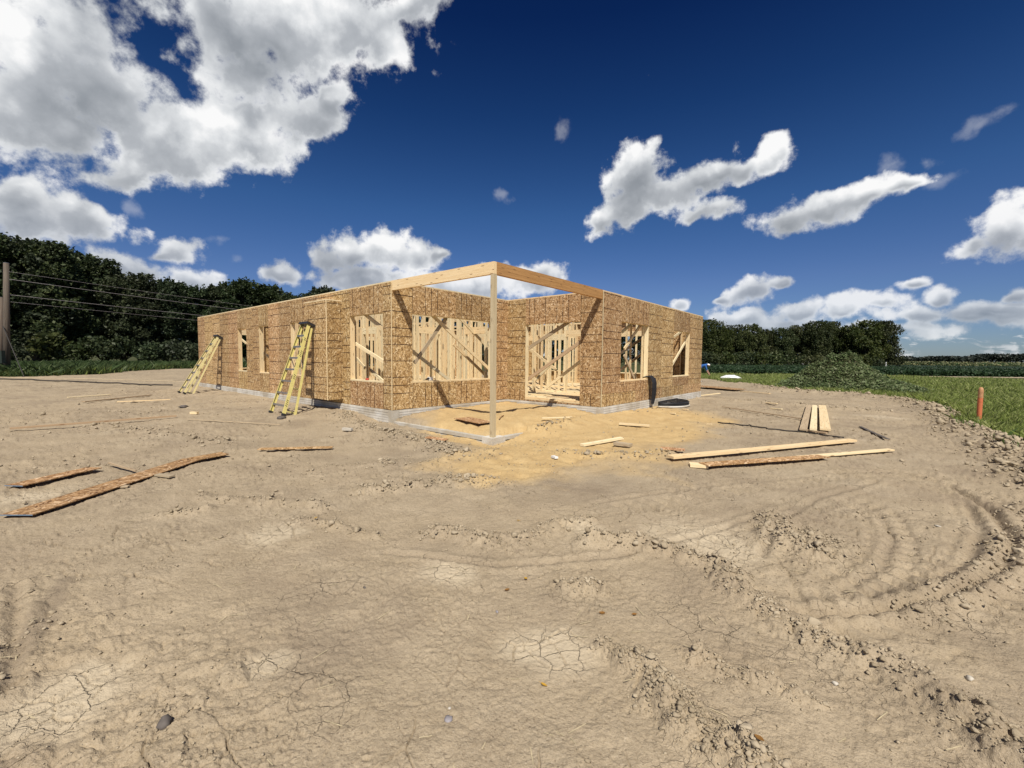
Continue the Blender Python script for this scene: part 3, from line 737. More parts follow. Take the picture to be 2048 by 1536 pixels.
    for sc, amp, seed in ((20.0, 0.0075, 93), (38.0, 0.006, 95)):
        f1, gap, cid = worley(xi * sc + 0.3 * fbm(xi * 9, yi * 9, 2, 3), yi * sc * 1.0 + 0.3 * fbm(xi * 9 + 4, yi * 9, 2, 3), seed)
        zz += pat * amp * (np.where(cid > 0.62, 1.0, 0.0) * np.sqrt(np.clip(1 - (f1 / 0.42) ** 2, 0, 1)) - np.where(cid < 0.30, 0.8, 0.0) * sstep(0.45, 0.1, f1))
    # shrinkage cracks between plates of dried clay
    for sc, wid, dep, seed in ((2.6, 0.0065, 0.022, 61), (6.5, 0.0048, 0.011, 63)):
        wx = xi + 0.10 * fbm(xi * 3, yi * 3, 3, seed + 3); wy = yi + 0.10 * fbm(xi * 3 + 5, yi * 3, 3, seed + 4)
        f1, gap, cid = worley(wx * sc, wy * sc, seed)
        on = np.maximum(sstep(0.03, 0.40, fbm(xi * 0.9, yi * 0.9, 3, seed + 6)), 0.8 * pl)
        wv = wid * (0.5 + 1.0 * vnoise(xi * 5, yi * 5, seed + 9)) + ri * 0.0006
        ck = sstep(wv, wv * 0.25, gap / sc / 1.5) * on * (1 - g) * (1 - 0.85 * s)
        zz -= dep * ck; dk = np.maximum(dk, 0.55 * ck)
        zz += 0.004 * sstep(0.05, 0.0, gap / sc / 1.5) * on
    zz = np.where(g > 0.5, base_height(xi, yi) + 0.02 * fbm(xi * 2, yi * 2, 3, 3), zz)
    zz += s * (0.020 * fbm(xi * 4.2, yi * 4.2, 3, 71) - 0.022 * sstep(0.30, 0.12, worley(xi * 1.9, yi * 2.6, 73)[0]))
    lx, ly = house_xy(xi, yi)
    zz = np.where((lx > 0.1) & (ly > 0.1) & (lx < HX) & (ly < HY) & ~((lx < L_DB - .02) & (ly < L_DA - .02)), -0.25, zz)
    z[nearm] = zz; grass[nearm] = g; sand[nearm] = s; pale[nearm] = pl; dark[nearm] = dk; rough[nearm] = ro
    z[~nearm] = 0.0; grass[~nearm] = 1.0
    idx = np.arange(nr * na).reshape(nr, na)
    q = np.stack([idx[:-1, :-1], idx[1:, :-1], idx[1:, 1:], idx[:-1, 1:]], -1).reshape(-1, 4)
    q = q[:, ::-1]
    V = np.stack([x, y, z], -1)
    V = np.vstack([V, [[0, 0, 0]]])
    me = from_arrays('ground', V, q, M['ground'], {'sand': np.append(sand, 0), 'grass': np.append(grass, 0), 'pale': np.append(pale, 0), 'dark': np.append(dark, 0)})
    # close the middle
    c = len(V) - 1
    bm_f = [(c, int(idx[0, k]), int(idx[0, k + 1])) for k in range(na - 1)]
    ob = bpy.data.objects.new('ground', me); COL.objects.link(ob); tag(ob, kind='structure')
    mid = MB()
    for a, b2, c2 in bm_f: mid.quad([V[a], V[c2], V[b2]])
    return ob, (nr, na, r, ang, z.reshape(nr, na))
ground, GRID = build_ground()
def gz(x, y):
    """Height of the finished ground at a point."""
    nr, na, r, ang, z = GRID
    rr, aa = math.hypot(x, y), math.atan2(x, y)
    i = min(max(np.searchsorted(r, rr) - 1, 0), nr - 2); j = min(max(np.searchsorted(ang, aa) - 1, 0), na - 2)
    return float(max(z[i, j], z[i + 1, j], z[i, j + 1], z[i + 1, j + 1]))
def gz_max(x, y, rad_=0.1): return max(gz(x + dx * rad_, y + dy * rad_) for dx in (-1, 0, 1) for dy in (-1, 0, 1))

# loose clods and stones lying on the plot
def ico(sub):
    bm = bmesh.new(); bmesh.ops.create_icosphere(bm, subdivisions=sub, radius=1.0)
    V = np.array([v.co[:] for v in bm.verts]); Fc = np.array([[v.index for v in f.verts] for f in bm.faces]); bm.free()
    return V, Fc
ICO1, ICO2 = ico(1), ico(2)
CUTS = rng.normal(size=(64, 6, 3)); CUTS /= np.linalg.norm(CUTS, axis=2)[:, :, None]
def scatter_clods():
    n = 185000
    a = np.radians(rng.uniform(-55, 55, n)); u = rng.uniform(0, 1, n)
    r = 1.1 * (34 / 1.1) ** (u ** 1.15)
    x, y = r * np.sin(a), r * np.cos(a)
    g, s, sd = masks(x, y); xw, yw = wobble(x, y); bk = broken(x, y)
    ro = 0.06 + 0.30 * np.clip(fbm(x * 0.55, y * 0.55, 4, 11), 0, 1) + 0.12 * sstep(1.2, 3.2, x - 0.25 * y) * sstep(6, 3, y)
    for pts, w, st, hgt in RIDGES: ro = np.maximum(ro, 1.4 * st * bk * np.exp(-(poly_dist(xw, yw, pts) / (w * 1.25)) ** 2))
    ro = np.maximum(ro, 1.6 * np.exp(-(poly_dist(x, y, BERM) / 0.6) ** 2))
    lx, ly = house_xy(x, y)
    ok = (rng.uniform(0, 1, n) < ro * 0.5) & (g < 0.5) & ~((lx > -0.1) & (ly > -0.1) & (s > .2)) & ~((lx > -0.1) & (ly > -0.1))
    x, y, r, ro = x[ok], y[ok], r[ok], ro[ok]
    rad_ = np.exp(rng.normal(0, 0.55, x.size)) * (0.0034 + 0.0034 * np.clip(ro, 0, 1)) * np.clip(r / 3.2, 0.8, 2.8) * (1 + 0.5 * np.exp(-(poly_dist(x, y, BERM) / 0.7) ** 2))
    rad_ = np.minimum(rad_, 0.010 + 0.006 * r)
    VV, FF, off = [], [], 0
    for i in range(x.size):
        V, Fc = ICO1 if rad_[i] / r[i] < 0.0055 else ICO2
        k = rng.uniform(0.72, 1.22, (len(V), 1))
        for nn in CUTS[rng.integers(0, 64)]: V = V - nn * np.maximum(0, V @ nn - 0.55)[:, None]
        sc = rng.uniform(0.7, 1.25, 3) * (1, 1, 0.75)
        t = rng.uniform(0, 6.28); c_, s_ = math.cos(t), math.sin(t)
        P = V * k * sc * rad_[i]
        P = np.stack([P[:, 0] * c_ - P[:, 1] * s_, P[:, 0] * s_ + P[:, 1] * c_, P[:, 2]], -1)
        P += (x[i], y[i], gz(x[i], y[i]) + rad_[i] * 0.25)
        VV.append(P); FF.append(Fc + off); off += len(V)
    me = from_arrays('clods', np.vstack(VV), np.vstack(FF), M['clod'], smooth=False)
    o = bpy.data.objects.new('loose_clods', me); COL.objects.link(o); tag(o, kind='stuff')
scatter_clods()

def straw():
    g = np.random.default_rng(55); n = 230
    a = np.radians(g.uniform(-54, 54, n)); r = 1.3 * (16 / 1.3) ** g.uniform(0, 1, n)
    mb = MB()
    for x, y, rr in zip(r * np.sin(a), r * np.cos(a), r):
        t = g.uniform(0, 6.28); l = g.uniform(0.01, 0.045) * (1 + rr * 0.06); w = 0.0012 + 0.0004 * rr; z = gz(x, y) + 0.003
        d, s_ = np.array([math.cos(t), math.sin(t), g.uniform(-.1, .1)]) * l, np.array([-math.sin(t), math.cos(t), 0]) * w
        p = np.array([x, y, z]); mb.quad([p - d - s_, p + d - s_, p + d + s_, p - d + s_])
    o = mb.build('straw_bits', M['straw']); tag(o, kind='stuff')
M['straw'] = plain('bleached straw', (0.50, 0.42, 0.27), 0.8, 0.1, var=0.3)
straw()

# ================================================================= the unfinished house
house = empty('unfinished_house', (HD[0], HD[1], 0), TH)
tag(house, 'roofless unfinished house of bare strand board walls and pale stud framing with corner porch', 'house')
Z0, ZT = 0.247, 3.385            # lower and upper edge of the sheathing
ZP = 3.414                       # top of the wall plates
ZF = 0.33                        # floor
T = 0.011                        # sheathing thickness
WT = 0.14                        # depth of the wall studs

class Wall:
    """A wall along axis 'x' or 'y' at the outer plane val; out = -1 or 1 is the outward direction."""
    def __init__(s, axis, val, a, b, out, openings=()):
        s.axis, s.val, s.a, s.b, s.out, s.op = axis, val, a, b, out, sorted(openings)
    def pt(s, u, z, d):            # d: distance outward from the outer stud face
        o = s.val + s.out * d
        return (u, o, z) if s.axis == 'x' else (o, u, z)
    def box(s, mb, u0, u1, z0, z1, d0, d1, long='u', mi=0, uo=None):
        p, q = s.pt(u0, z0, d0), s.pt(u1, z1, d1)
        lo, hi = [min(i, j) for i, j in zip(p, q)], [max(i, j) for i, j in zip(p, q)]
        mb.abox(lo[0], hi[0], lo[1], hi[1], lo[2], hi[2], s.axis if long == 'u' else 'z', mi, uo)

def panel(w, u0, u1, z0, z1, long='z', mat='osb', d=0.0, name='strand_board'):
    g = 0.0035
    mb = MB(); b = random.uniform(-0.0012, 0.0012)
    w.box(mb, u0 + g, u1 - g, z0 + g, z1 - g, d + b, d + T + b, 'u' if long == 'u' else 'z', 0, (random.choice((0, 0.2032, 0.1)), random.uniform(0, 3)))
    return mb.build(name, M[mat], house)

stud_mesh = {}
def stud(p0, p1, w=0.14, t=0.038, up=(0, 0, 1), name='stud', mat='lumber', parent=None):
    """One board from p0 to p1; equal boards share their mesh."""
    p0, p1 = np.asarray(p0, float), np.asarray(p1, float)
    d = p1 - p0; L = float(np.linalg.norm(d)); d = d / L
    key = (round(L, 2), w, t, mat)
    if key not in stud_mesh:
        mb = MB(); mb.box((0, 0, 0), (1, 0, 0), (0, 1, 0), (0, 0, 1), L / 2, w / 2, t / 2)
        stud_mesh[key] = mb.mesh(name, M[mat])
    o = bpy.data.objects.new(name, stud_mesh[key]); COL.objects.link(o)
    o.parent = parent or house
    up = np.asarray(up, float); up = up - d * (up @ d); up /= np.linalg.norm(up); c = np.cross(d, up)
    o.matrix_local = Matrix(((d[0], up[0], c[0], (p0[0] + p1[0]) / 2), (d[1], up[1], c[1], (p0[1] + p1[1]) / 2), (d[2], up[2], c[2], (p0[2] + p1[2]) / 2), (0, 0, 0, 1)))
    return o

rest = MB()                        # framing hidden by the sheathing or too small to tell apart
def frame_wall(w, listed=True, skip_box=None):
    a, b, ax = w.a, w.b, w.axis
    def put(u0, u1, z0, z1, d0=-WT, d1=0.0, long='u'): w.box(rest, u0, u1, z0, z1, d0, d1, long)
    # sole plate and double top plate (the upper plate shows above the boards)
    put(a, b, ZF, ZF + 0.038)
    put(a, b, ZP - 0.079, ZP - 0.040)
    n = max(1, round((b - a) / 4.2)); e = [a + (b - a) * i / n for i in range(n + 1)]
    for i in range(n):
        mb = MB(); w.box(mb, e[i] + 0.001, e[i + 1] - 0.001, ZP - 0.038, ZP, -WT, T * 0.6); mb.build('top_plate', M['lumber'], house)
    u = a + 0.02
    while u < b:
        hit = [o for o in w.op if o[0] - 0.06 < u < o[1] + 0.06]
        if not hit: put(u - 0.019, u + 0.019, ZF + 0.039, ZP - 0.080, -WT + .001, -.001, 'z')
        else:
            o = hit[0]
            if o[2] > ZF + 0.1 and o[0] < u < o[1]: put(u - 0.019, u + 0.019, ZF + 0.039, o[2] - 0.040, -WT + .001, -.001, 'z')
        u += 0.4064
    for (u0, u1, z0, z1) in w.op:
        # jack studs, header and sill: these line the opening
        for uu, nm in ((u0 - 0.019, 'jamb'), (u1 + 0.019, 'jamb')):
            mb = MB(); w.box(mb, uu - 0.019, uu + 0.019, ZF + 0.039 if z0 > ZF + .1 else z0, z1 + 0.001, -WT, -0.0005, 'z'); mb.build(nm, M['lumber'], house)
            k = uu + (-0.039 if uu < (u0 + u1) / 2 else 0.039)
            put(k - 0.019, k + 0.019, ZF + 0.039, ZP - 0.080, -WT, -.001, 'z')
        mb = MB(); w.box(mb, u0 - 0.04, u1 + 0.04, z1 + 0.002, z1 + 0.24, -WT, -0.001); mb.build('header', M['lumber'], house)
        if z0 > ZF + 0.1:
            mb = MB(); w.box(mb, u0 - 0.001, u1 + 0.001, z0 - 0.038, z0, -WT - 0.002, T + 0.002); mb.build('sill', M['lumber'], house)

def sheathe(w, strips=True, breaks=(), skip=None):
    """Boards: upright sheets between the openings, lying pieces above and below them."""
    edges = [w.a] + [q for o in w.op for q in (o[0], o[1])] + [w.b]
    zb = 0.60 if strips else Z0
    for i in range(0, len(edges), 2):
        u0, u1 = edges[i], edges[i + 1]
        n = max(1, math.ceil((u1 - u0) / 1.25)); e = [u0 + (u1 - u0) * k / n for k in range(n + 1)]
        for k in range(n):
            if skip and e[k] >= skip[0] - 1e-6 and e[k + 1] <= skip[1] + 1e-6: continue
            panel(w, e[k], e[k + 1], zb, ZT)
    for (u0, u1, z0, z1) in w.op:
        n = max(1, math.ceil((u1 - u0) / 2.45)); e = [u0 + (u1 - u0) * k / n for k in range(n + 1)]
        for k in range(n):
            panel(w, e[k], e[k + 1], z1, ZT, 'u')
            if z0 - 0.04 > zb + 0.05: panel(w, e[k], e[k + 1], zb, z0 - 0.038, 'u')
    if strips:
        holes = [o for o in w.op if o[2] < 0.6]
        segs = [w.a] + [q for o in holes for q in (o[0], o[1])] + [w.b]
        for i in range(0, len(segs), 2):
            u0, u1 = segs[i], segs[i + 1]
            n = max(1, math.ceil((u1 - u0) / 2.45)); e = [u0 + (u1 - u0) * k / n for k in range(n + 1)]
            for k in range(n): panel(w, e[k], e[k + 1], Z0, 0.60, 'u')
        for o in holes: panel(w, o[0], o[1], Z0, o[2], 'u')

wins_AE = [(L_DA + a, L_DA + b, z0, z1) for a, b, z0, z1 in ((0.37, 1.97, 0.95, 2.665), (4.80, 5.74, 0.96, 2.65), (7.57, 8.48, 0.97, 2.65), (9.75, 10.71, 0.98, 2.65))]
wins_BF = [(L_DB + a, L_DB + b, z0, z1) for a, b, z0, z1 in ((1.12, 3.09, 0.945, 2.655), (5.34, 7.10, 0.975, 2.635))]
W_AE = Wall('y', 0.0, L_DA, HY, -1, wins_AE)
W_BF = Wall('x', 0.0, L_DB, HX, -1, wins_BF)
W_AC = Wall('x', L_DA, 0.0, L_DB, -1, [(0.60, 3.56, 0.945, 2.665)])
W_CB = Wall('y', L_DB, 0.0, L_DA, -1, [(0.66, 2.63, 0.335, 2.605)])
W_BK = Wall('x', HY, 0.0, HX, 1, [(1.2, 2.6, 0.95, 2.65), (4.6, 6.4, 0.335, 2.6), (8.6, 10.2, 0.95, 2.65)])
W_RT = Wall('y', HX, 0.0, HY, 1, [(2.6, 3.9, 0.95, 2.65), (6.2, 8.4, 0.95, 2.65), (11.0, 13.2, 0.335, 2.6), (15.5, 17.1, 0.95, 2.65)])
for w, st in ((W_AE, False), (W_BF, True), (W_AC, False), (W_CB, True), (W_BK, False), (W_RT, False)):
    frame_wall(w); sheathe(w, st)

# the box standing proud of the left hand wall
BX0, BX1, BXD, BZ0, BZ1 = L_DA + 2.36, L_DA + 3.70, 0.45, 0.37, 3.09
fr = Wall('y', -BXD, BX0, BX1, -1)
panel(fr, BX0, BX1, BZ0, BZ1)
for sidey, out in ((BX0, -1), (BX1, 1)):
    sd_ = Wall('x', sidey, -BXD, -0.013, out)
    panel(sd_, -BXD - 0.011, -0.013, BZ0, BZ1, d=-0.011)
mb = MB(); mb.abox(-BXD - 0.012, -0.012, BX0 - 0.002, BX1 + 0.002, BZ1, BZ1 + 0.03, 'y'); mb.build('box_cap', M['lumber'], house)
mb = MB(); mb.abox(-BXD, -0.012, BX0 + 0.012, BX1 - 0.012, BZ0, BZ0 + 0.03, 'y'); mb.build('box_floor', M['ply'], house)
mb = MB(); mb.abox(-BXD - 0.022, -BXD - 0.0115, BX0 - 0.0115, BX0 + 0.016, BZ0, BZ1, 'z'); mb.build('corner_strip', M['lumber'], house)
# raw edges of the boards at the outer corners
for x0, x1, y0, y1 in ((-0.024, -0.0125, L_DA - 0.012, L_DA + 0.004), (L_DB - 0.012, L_DB + 0.006, -0.024, -0.0125)):
    mb = MB(); mb.abox(x0, x1, y0, y1, Z0, ZT, 'z'); mb.build('corner_strip', M['lumber'], house)

# ---- foundation: cast concrete marked as courses of block
def foundation():
    segs = [('y', -0.018, L_DA - 0.018, HY, -1), ('x', -0.018, L_DB - 0.018, HX, -1), ('x', L_DA - 0.018, 0.0, L_DB, -1), ('y', L_DB - 0.018, 0.0, L_DA, -1), ('y', HX, 0.0, HY, 1), ('x', HY, 0.0, HX, 1)]
    core = MB()
    for ax, val, a, b, out in segs:
        w = Wall(ax, val, a, b, out)
        w.box(core, a + 0.01, b - 0.01, -0.4, Z0 - 0.003, -0.20, 0.0)
        if out > 0: continue
        zc = [0.242, 0.182, 0.120, 0.058, -0.004, -0.066, -0.14]
        for k in range(len(zc) - 1):
            u = a + 0.0; n = max(1, round((b - a) / 2.4)); off = (k % 2) * 0.6
            e = [a] + [a + off + (b - a) * i / n for i in range(0 if off else 1, n) if a + off + (b - a) * i / n < b - .3] + [b]
            for i in range(len(e) - 1):
                if e[i + 1] - e[i] < 0.05: continue
                mb = MB(); pr_ = 0.020 + random.uniform(-.002, .003)
                w.box(mb, e[i] + 0.002 - (0.018 if i == 0 else 0), e[i + 1] - 0.002, zc[k + 1] + 0.006, zc[k] - 0.003, 0.0005, pr_)
                mb.build('foundation_course', M['concrete'], house, bevel=0.004)
    core.build('foundation_core', M['grey_concrete'], house)
foundation()
# corner blocks of plain concrete
for x0, x1, y0, y1 in ((-0.045, 0.16, L_DA - 0.047, L_DA + 0.12), (L_DB - 0.047, L_DB + 0.10, -0.047, 0.10)):
    mb = MB(); mb.abox(x0, x1, y0, y1, -0.25, 0.24 if x0 < 0 else 0.235); mb.build('corner_block', M['grey_concrete'], house, bevel=0.008)
# porch kerb and the pad under the post, two courses
for k, (z0, z1, g) in enumerate(((-0.30, -0.095, 0.012), (-0.088, -0.006, 0.0))):
    mb = MB(); mb.abox(-0.02 - g, 0.20, 0.24, L_DA - 0.05, z0, z1 - 0.012, 'y'); mb.build('porch_kerb', M['grey_concrete'], house, bevel=0.01)
    mb = MB(); mb.abox(-0.06 - g, 0.30, -0.06 - g, 0.235, z0, z1 + 0.004, 'x'); mb.build('post_pad', M['concrete'], house, bevel=0.012)
    mb = MB(); mb.abox(0.305, 2.2, -0.03 - g, 0.20, z0, z1 - 0.02, 'x'); mb.build('porch_kerb', M['grey_concrete'], house, bevel=0.01)

# ---- porch post and beams
mb = MB(); mb.abox(0.0, 0.089, 0.0, 0.089, 0.0, 3.178, 'z'); mb.build('post', M['treated'], house, bevel=0.004)
mb = MB(); mb.abox(-0.002, 0.0755, -0.002, L_DA - 0.013, 3.18, ZP, 'y'); mb.build('beam', M['lumber'], house, bevel=0.003)
mb = MB(); mb.abox(0.0775, L_DB - 0.013, -0.002, 0.0755, 3.176, ZP + 0.003, 'x'); b_ = mb.build('beam', M['lvl'], house, bevel=0.003); b_['label'] = 'browner beam over the right hand side of the porch'

# ---- floor sheets and rim
for i, x0 in enumerate(np.arange(0.15, HX - 0.2, 2.44)):
    for j, y0 in enumerate(np.arange(0.15, HY - 0.2, 1.22)):
        x1, y1 = min(x0 + 2.437, HX - 0.15), min(y0 + 1.217, HY - 0.15)
        if x1 < L_DB + 0.2 and y0 < L_DA: y0 = max(y0, L_DA + 0.15)
        elif x0 < L_DB and y0 < L_DA:
            if y1 > L_DA + .3: pass
            x0_ = max(x0, L_DB + 0.15); 
            mb = MB(); mb.abox(x0_, x1, y0, y1, ZF - 0.02, ZF - 0.001, 'x'); mb.build('floor_sheet', M['ply'], house); continue
        if y1 - y0 < 0.1 or x1 - x0 < 0.1: continue
        mb = MB(); mb.abox(x0, x1, y0, y1, ZF - 0.02, ZF, 'x'); mb.build('floor_sheet', M['ply'], house)
# door sill: two boards stepping in from the porch
mb = MB(); mb.abox(L_DB - 0.014, L_DB + 0.14, 0.66, 2.63, ZF - 0.035, ZF + 0.004, 'y'); mb.build('door_sill', M['lumber'], house)

# ---- partitions inside: every stud its own board
def partition(ax, val, a, b, openings=(), t=0.089, h=ZP, listed=True):
    P = lambda u, z, d: (u, val + d, z) if ax == 'x' else (val + d, u, z)
    up = (0, 1, 0) if ax == 'x' else (1, 0, 0)
    def put(p, q, up_, nm):
        if listed: stud(p, q, t, 0.038, up_, nm)
        else: rest.bar(p, q, t, 0.038, up_)
    for z in (ZF + 0.019, h - 0.019, h - 0.058): put(P(a, z, 0), P(b, z, 0), up, 'plate')
    u = a + 0.02; us = []
    while u < b - 0.03: us.append(u); u += 0.4064
    us.append(b - 0.02)
    for u in us:
        o = [q for q in openings if q[0] - 0.05 < u < q[1] + 0.05]
        if not o: put(P(u, ZF + 0.04, 0), P(u, h - 0.078, 0), up, 'stud')
    for (u0, u1, z1) in openings:
        for uu in (u0 - 0.019, u1 + 0.019, u0 - 0.058, u1 + 0.058):
            put(P(uu, ZF + 0.04, 0), P(uu, (z1 if abs(uu - u0) < .03 or abs(uu - u1) < .03 else h - 0.078), 0), up, 'stud')
        stud(P(u0 - 0.04, z1 + 0.12, 0), P(u1 + 0.04, z1 + 0.12, 0), 0.235, t * 0.9, (0, 0, 1), 'header')
        k = u0 + 0.25
        while k < u1: put(P(k, z1 + 0.24, 0), P(k, h - 0.078, 0), up, 'stud'); k += 0.4064
partition('x', L_DA + 2.75, 0.16, 4.25, [(2.9, 3.8, 2.38)])
partition('y', 4.31, L_DA + 0.16, 13.2, [(L_DA + 1.0, L_DA + 1.9, 2.38), (9.0, 9.9, 2.38)])
partition('x', L_DA + 6.2, 0.16, 4.25, [(1.2, 2.1, 2.38)])
partition('y', 7.35, 0.16, 6.4, [(2.2, 3.1, 2.38)])
partition('y', 6.1, 3.6, 9.4, [(5.2, 6.4, 2.38)])
partition('x', 6.45, 7.4, HX - 0.16, [(9.3, 10.2, 2.38)])
partition('y', 9.6, 0.16, 6.4, [(4.6, 5.5, 2.38)])
partition('x', 9.45, 4.4, HX - 0.16, [(7.5, 8.4, 2.38), (10.7, 11.6, 2.38)])
partition('y', 2.35, L_DA + 2.8, L_DA + 6.1, [(L_DA + 4.4, L_DA + 5.2, 2.38)])
partition('x', 13.2, 0.16, HX - 0.16, [(2.0, 2.9, 2.38), (6.0, 7.2, 2.38)], listed=False)
partition('y', 8.2, 9.5, HY - 0.16, [(14.5, 15.4, 2.38)], listed=False)
partition('y', 3.6, 13.3, HY - 0.16, [(15, 16, 2.38)], listed=False)
rest.build('wall_framing', M['lumber'], house)['kind'] = 'stuff'

# ---- temporary braces, found along their sight lines in the plane just behind each wall
def brace(p, q, axis, val, w=0.089, mat='lumber'):
    a, b = on_plane(*p, axis, val), on_plane(*q, axis, val)
    stud(a, b, w, 0.038, (0, 0, 1), 'brace', mat)
brace((722, 630), (772, 668), 'x', 0.17); brace((704, 690), (790, 742), 'x', 0.19); brace((712, 722), (730, 742), 'x', 1.6); brace((740, 745), (775, 775), 'x', 0.9)
brace((845, 618), (992, 752), 'y', L_DA + 0.17); brace((828, 730), (892, 634), 'y', L_DA + 0.21, 0.089, 'old_board')
brace((818, 702), (915, 775), 'y', L_DA + 0.75); brace((915, 636), (1000, 722), 'y', L_DA + 1.5); brace((905, 690), (985, 765), 'y', L_DA + 1.1)
brace((1046, 702), (1160, 625), 'x', L_DB + 0.17, 0.1, 'old_board'); brace((1042, 768), (1172, 672), 'x', L_DB + 0.21, 0.1, 'old_board')
brace((1090, 776), (1165, 716), 'x', L_DB + 0.9); brace((1048, 690), (1112, 738), 'x', L_DB + 1.4); brace((1065, 765), (1112, 715), 'x', L_DB + 1.8)
brace((1242, 660), (1264, 640), 'y', 0.5); brace((1247, 694), (1282, 640), 'y', 0.3); brace((1240, 702), (1297, 662), 'y', 0.6, 0.089, 'old_board')
brace((1238, 738), (1296, 692), 'y', 0.9); brace((1247, 706), (1268, 752), 'y', 0.25, 0.089, 'old_board')
brace((1341, 728), (1374, 668), 'y', 0.17); brace((1346, 668), (1362, 655), 'y', 0.8)
brace((480, 688), (498, 702), 'x', 0.9); brace((530, 700), (540, 708), 'x', 0.5); brace((524, 715), (540, 724), 'x', 0.9); brace((526, 730), (530, 705), 'x', 0.6)
# loose offcuts on the floor behind the door
for k in range(14):
    x, y = random.uniform(L_DB + 0.5, L_DB + 3.2), random.uniform(0.4, 5.0); a = random.uniform(0, 3.1); l = random.uniform(0.2, 0.9)
    o = stud((x, y, ZF + 0.021), (x + l * math.cos(a), y + l * math.sin(a), ZF + 0.021), 0.038, 0.089, (0, 0, 1), 'offcut')
    o.parent = None; o.matrix_world = house.matrix_basis @ o.matrix_local if False else Matrix.Translation((HD[0], HD[1], 0)) @ Matrix.Rotation(TH, 4, 'Z') @ o.matrix_basis
    tag(o, 'short pale lumber offcut on the floor inside the porch doorway', 'offcut', 'offcuts on the floor behind the doorway')

# ================================================================= things on the plot
def lie(name, p0, p1, w, t, mat, label, cat='board', group=None, lift=0.0, z0=None, z1=None, edge=None, tilt=0.0):
    """Board lying on the ground between two points (its centre line)."""
    p0, p1 = np.asarray(p0[:2], float), np.asarray(p1[:2], float)
    L = np.linalg.norm(p1 - p0); d = (p1 - p0) / L; n = np.array([-d[1], d[0]])
    za = z0 if z0 is not None else max(gz_max(*(p0 + d * s), 0.05) for s in (0.0, 0.1, 0.25)) ; zb = z1 if z1 is not None else max(gz_max(*(p1 - d * s), 0.05) for s in (0.0, 0.1, 0.25))
    m_ = max(gz(*(p0 + (p1 - p0) * k)) - (za + (zb - za) * k) for k in np.linspace(0.1, 0.9, 9))
    if z0 is None: za += max(m_, 0) * 0.6; zb += max(m_, 0) * 0.6
    mb = MB(); D3 = np.array([d[0] * L, d[1] * L, zb - za]); L3 = np.linalg.norm(D3); D3 /= L3
    N3 = np.array([n[0], n[1], tilt]); N3 -= D3 * (N3 @ D3); N3 /= np.linalg.norm(N3); U3 = np.cross(D3, N3)
    c = MB()
    o = bpy.data.objects.new(name, None)
    mats = [M[mat], M[edge]] if edge else [M[mat]]
    # slight sag and bow over its length
    n_seg = 10; bow = random.uniform(-0.004, 0.004) * min(L, 3)
    rings = []
    for i in range(n_seg + 1):
        k = i / n_seg
        cc = D3 * ((k - 0.5) * L3) + N3 * bow * math.sin(math.pi * k)
        rings.append([cc + N3 * (w / 2) * a + U3 * (t / 2) * b for a, b in ((-1, -1), (1, -1), (1, 1), (-1, 1))])
    uo = random.uniform(0, 30)
    for i in range(n_seg):
        for j, (a0, a1) in enumerate(((0, 1), (1, 2), (2, 3), (3, 0))):
            q = [rings[i][a0], rings[i][a1], rings[i + 1][a1], rings[i + 1][a0]]
            hh = w if j in (0, 2) else t; v0 = uo + (0, w, w + t, 2 * w + t)[j]
            c.quad(q[::-1], [(uo + (i + 1) / n_seg * L, v0), (uo + (i + 1) / n_seg * L, v0 + hh), (uo + i / n_seg * L, v0 + hh), (uo + i / n_seg * L, v0)], 0)
    c.quad(rings[0], [(uo, 0), (uo + t, 0), (uo + t, w), (uo, w)], 1 if edge else 0); c.quad(rings[-1][::-1], [(uo, 0), (uo + t, 0), (uo + t, w), (uo, w)], 0)
    o = c.build(name, mats)
    o.location = ((p0[0] + p1[0]) / 2, (p0[1] + p1[1]) / 2, (za + zb) / 2 + t / 2 + lift)
    return tag(o, label, cat, group)
def line_(px0, px1, name, w, t, mat, label, cat='board', group=None, **k):
    return lie(name, G(*px0), G(*px1), w, t, mat, label, cat, group, **k)

gS, gB = 'strips of strand board lying on the bare ground', 'boards lying on the bare ground'
line_((38, 1056), (390, 932), 'strand_board_strip', 0.30, 0.011, 'osb_plain', 'long strand board strip with a blue edge, nearest piece of wood to the camera', 'board strip', gS, edge='blue_edge', lift=0.018)
line_((386, 934), (452, 921), 'strand_board_strip', 0.26, 0.011, 'osb_plain', 'short strand board piece butted to the far end of the longest strip', 'board strip', gS, lift=0.026)
line_((32, 1002), (192, 958), 'strand_board_strip', 0.22, 0.011, 'osb_plain', 'strand board strip with a grey edge running parallel behind the longest strip', 'board strip', gS, edge='blue_edge', lift=0.015)
line_((22, 884), (354, 851), 'long_board', 0.06, 0.038, 'old_board', 'long thin dusty board alone on the left of the plot', 'board', gB, lift=0.02)
line_((136, 813), (222, 806), 'thin_board', 0.09, 0.02, 'lumber', 'short pale board lying farthest from the house on the left', 'board', gB, lift=0.01)
line_((168, 824), (302, 806), 'thin_board', 0.10, 0.025, 'old_board', 'thin dusty board slanting away between two shorter ones on the left', 'board', gB, lift=0.01)
line_((235, 822), (342, 816), 'thin_board', 0.09, 0.02, 'lumber', 'pale board pointing to the far ladder, last of the three thin boards', 'board', gB, lift=0.01)
line_((376, 855), (562, 861), 'lath', 0.026, 0.015, 'old_board', 'narrow lath lying in front of the near ladder', 'lath', lift=0.01)
line_((520, 914), (668, 906), 'strand_board_strip', 0.13, 0.011, 'osb_plain', 'single strand board strip lying left of the porch corner', 'board strip', gS, lift=0.02)
line_((221, 947), (276, 961), 'stake', 0.024, 0.018, 'old_board', 'small dusty stick meeting the longest strand board strip', 'stick', lift=0.01)
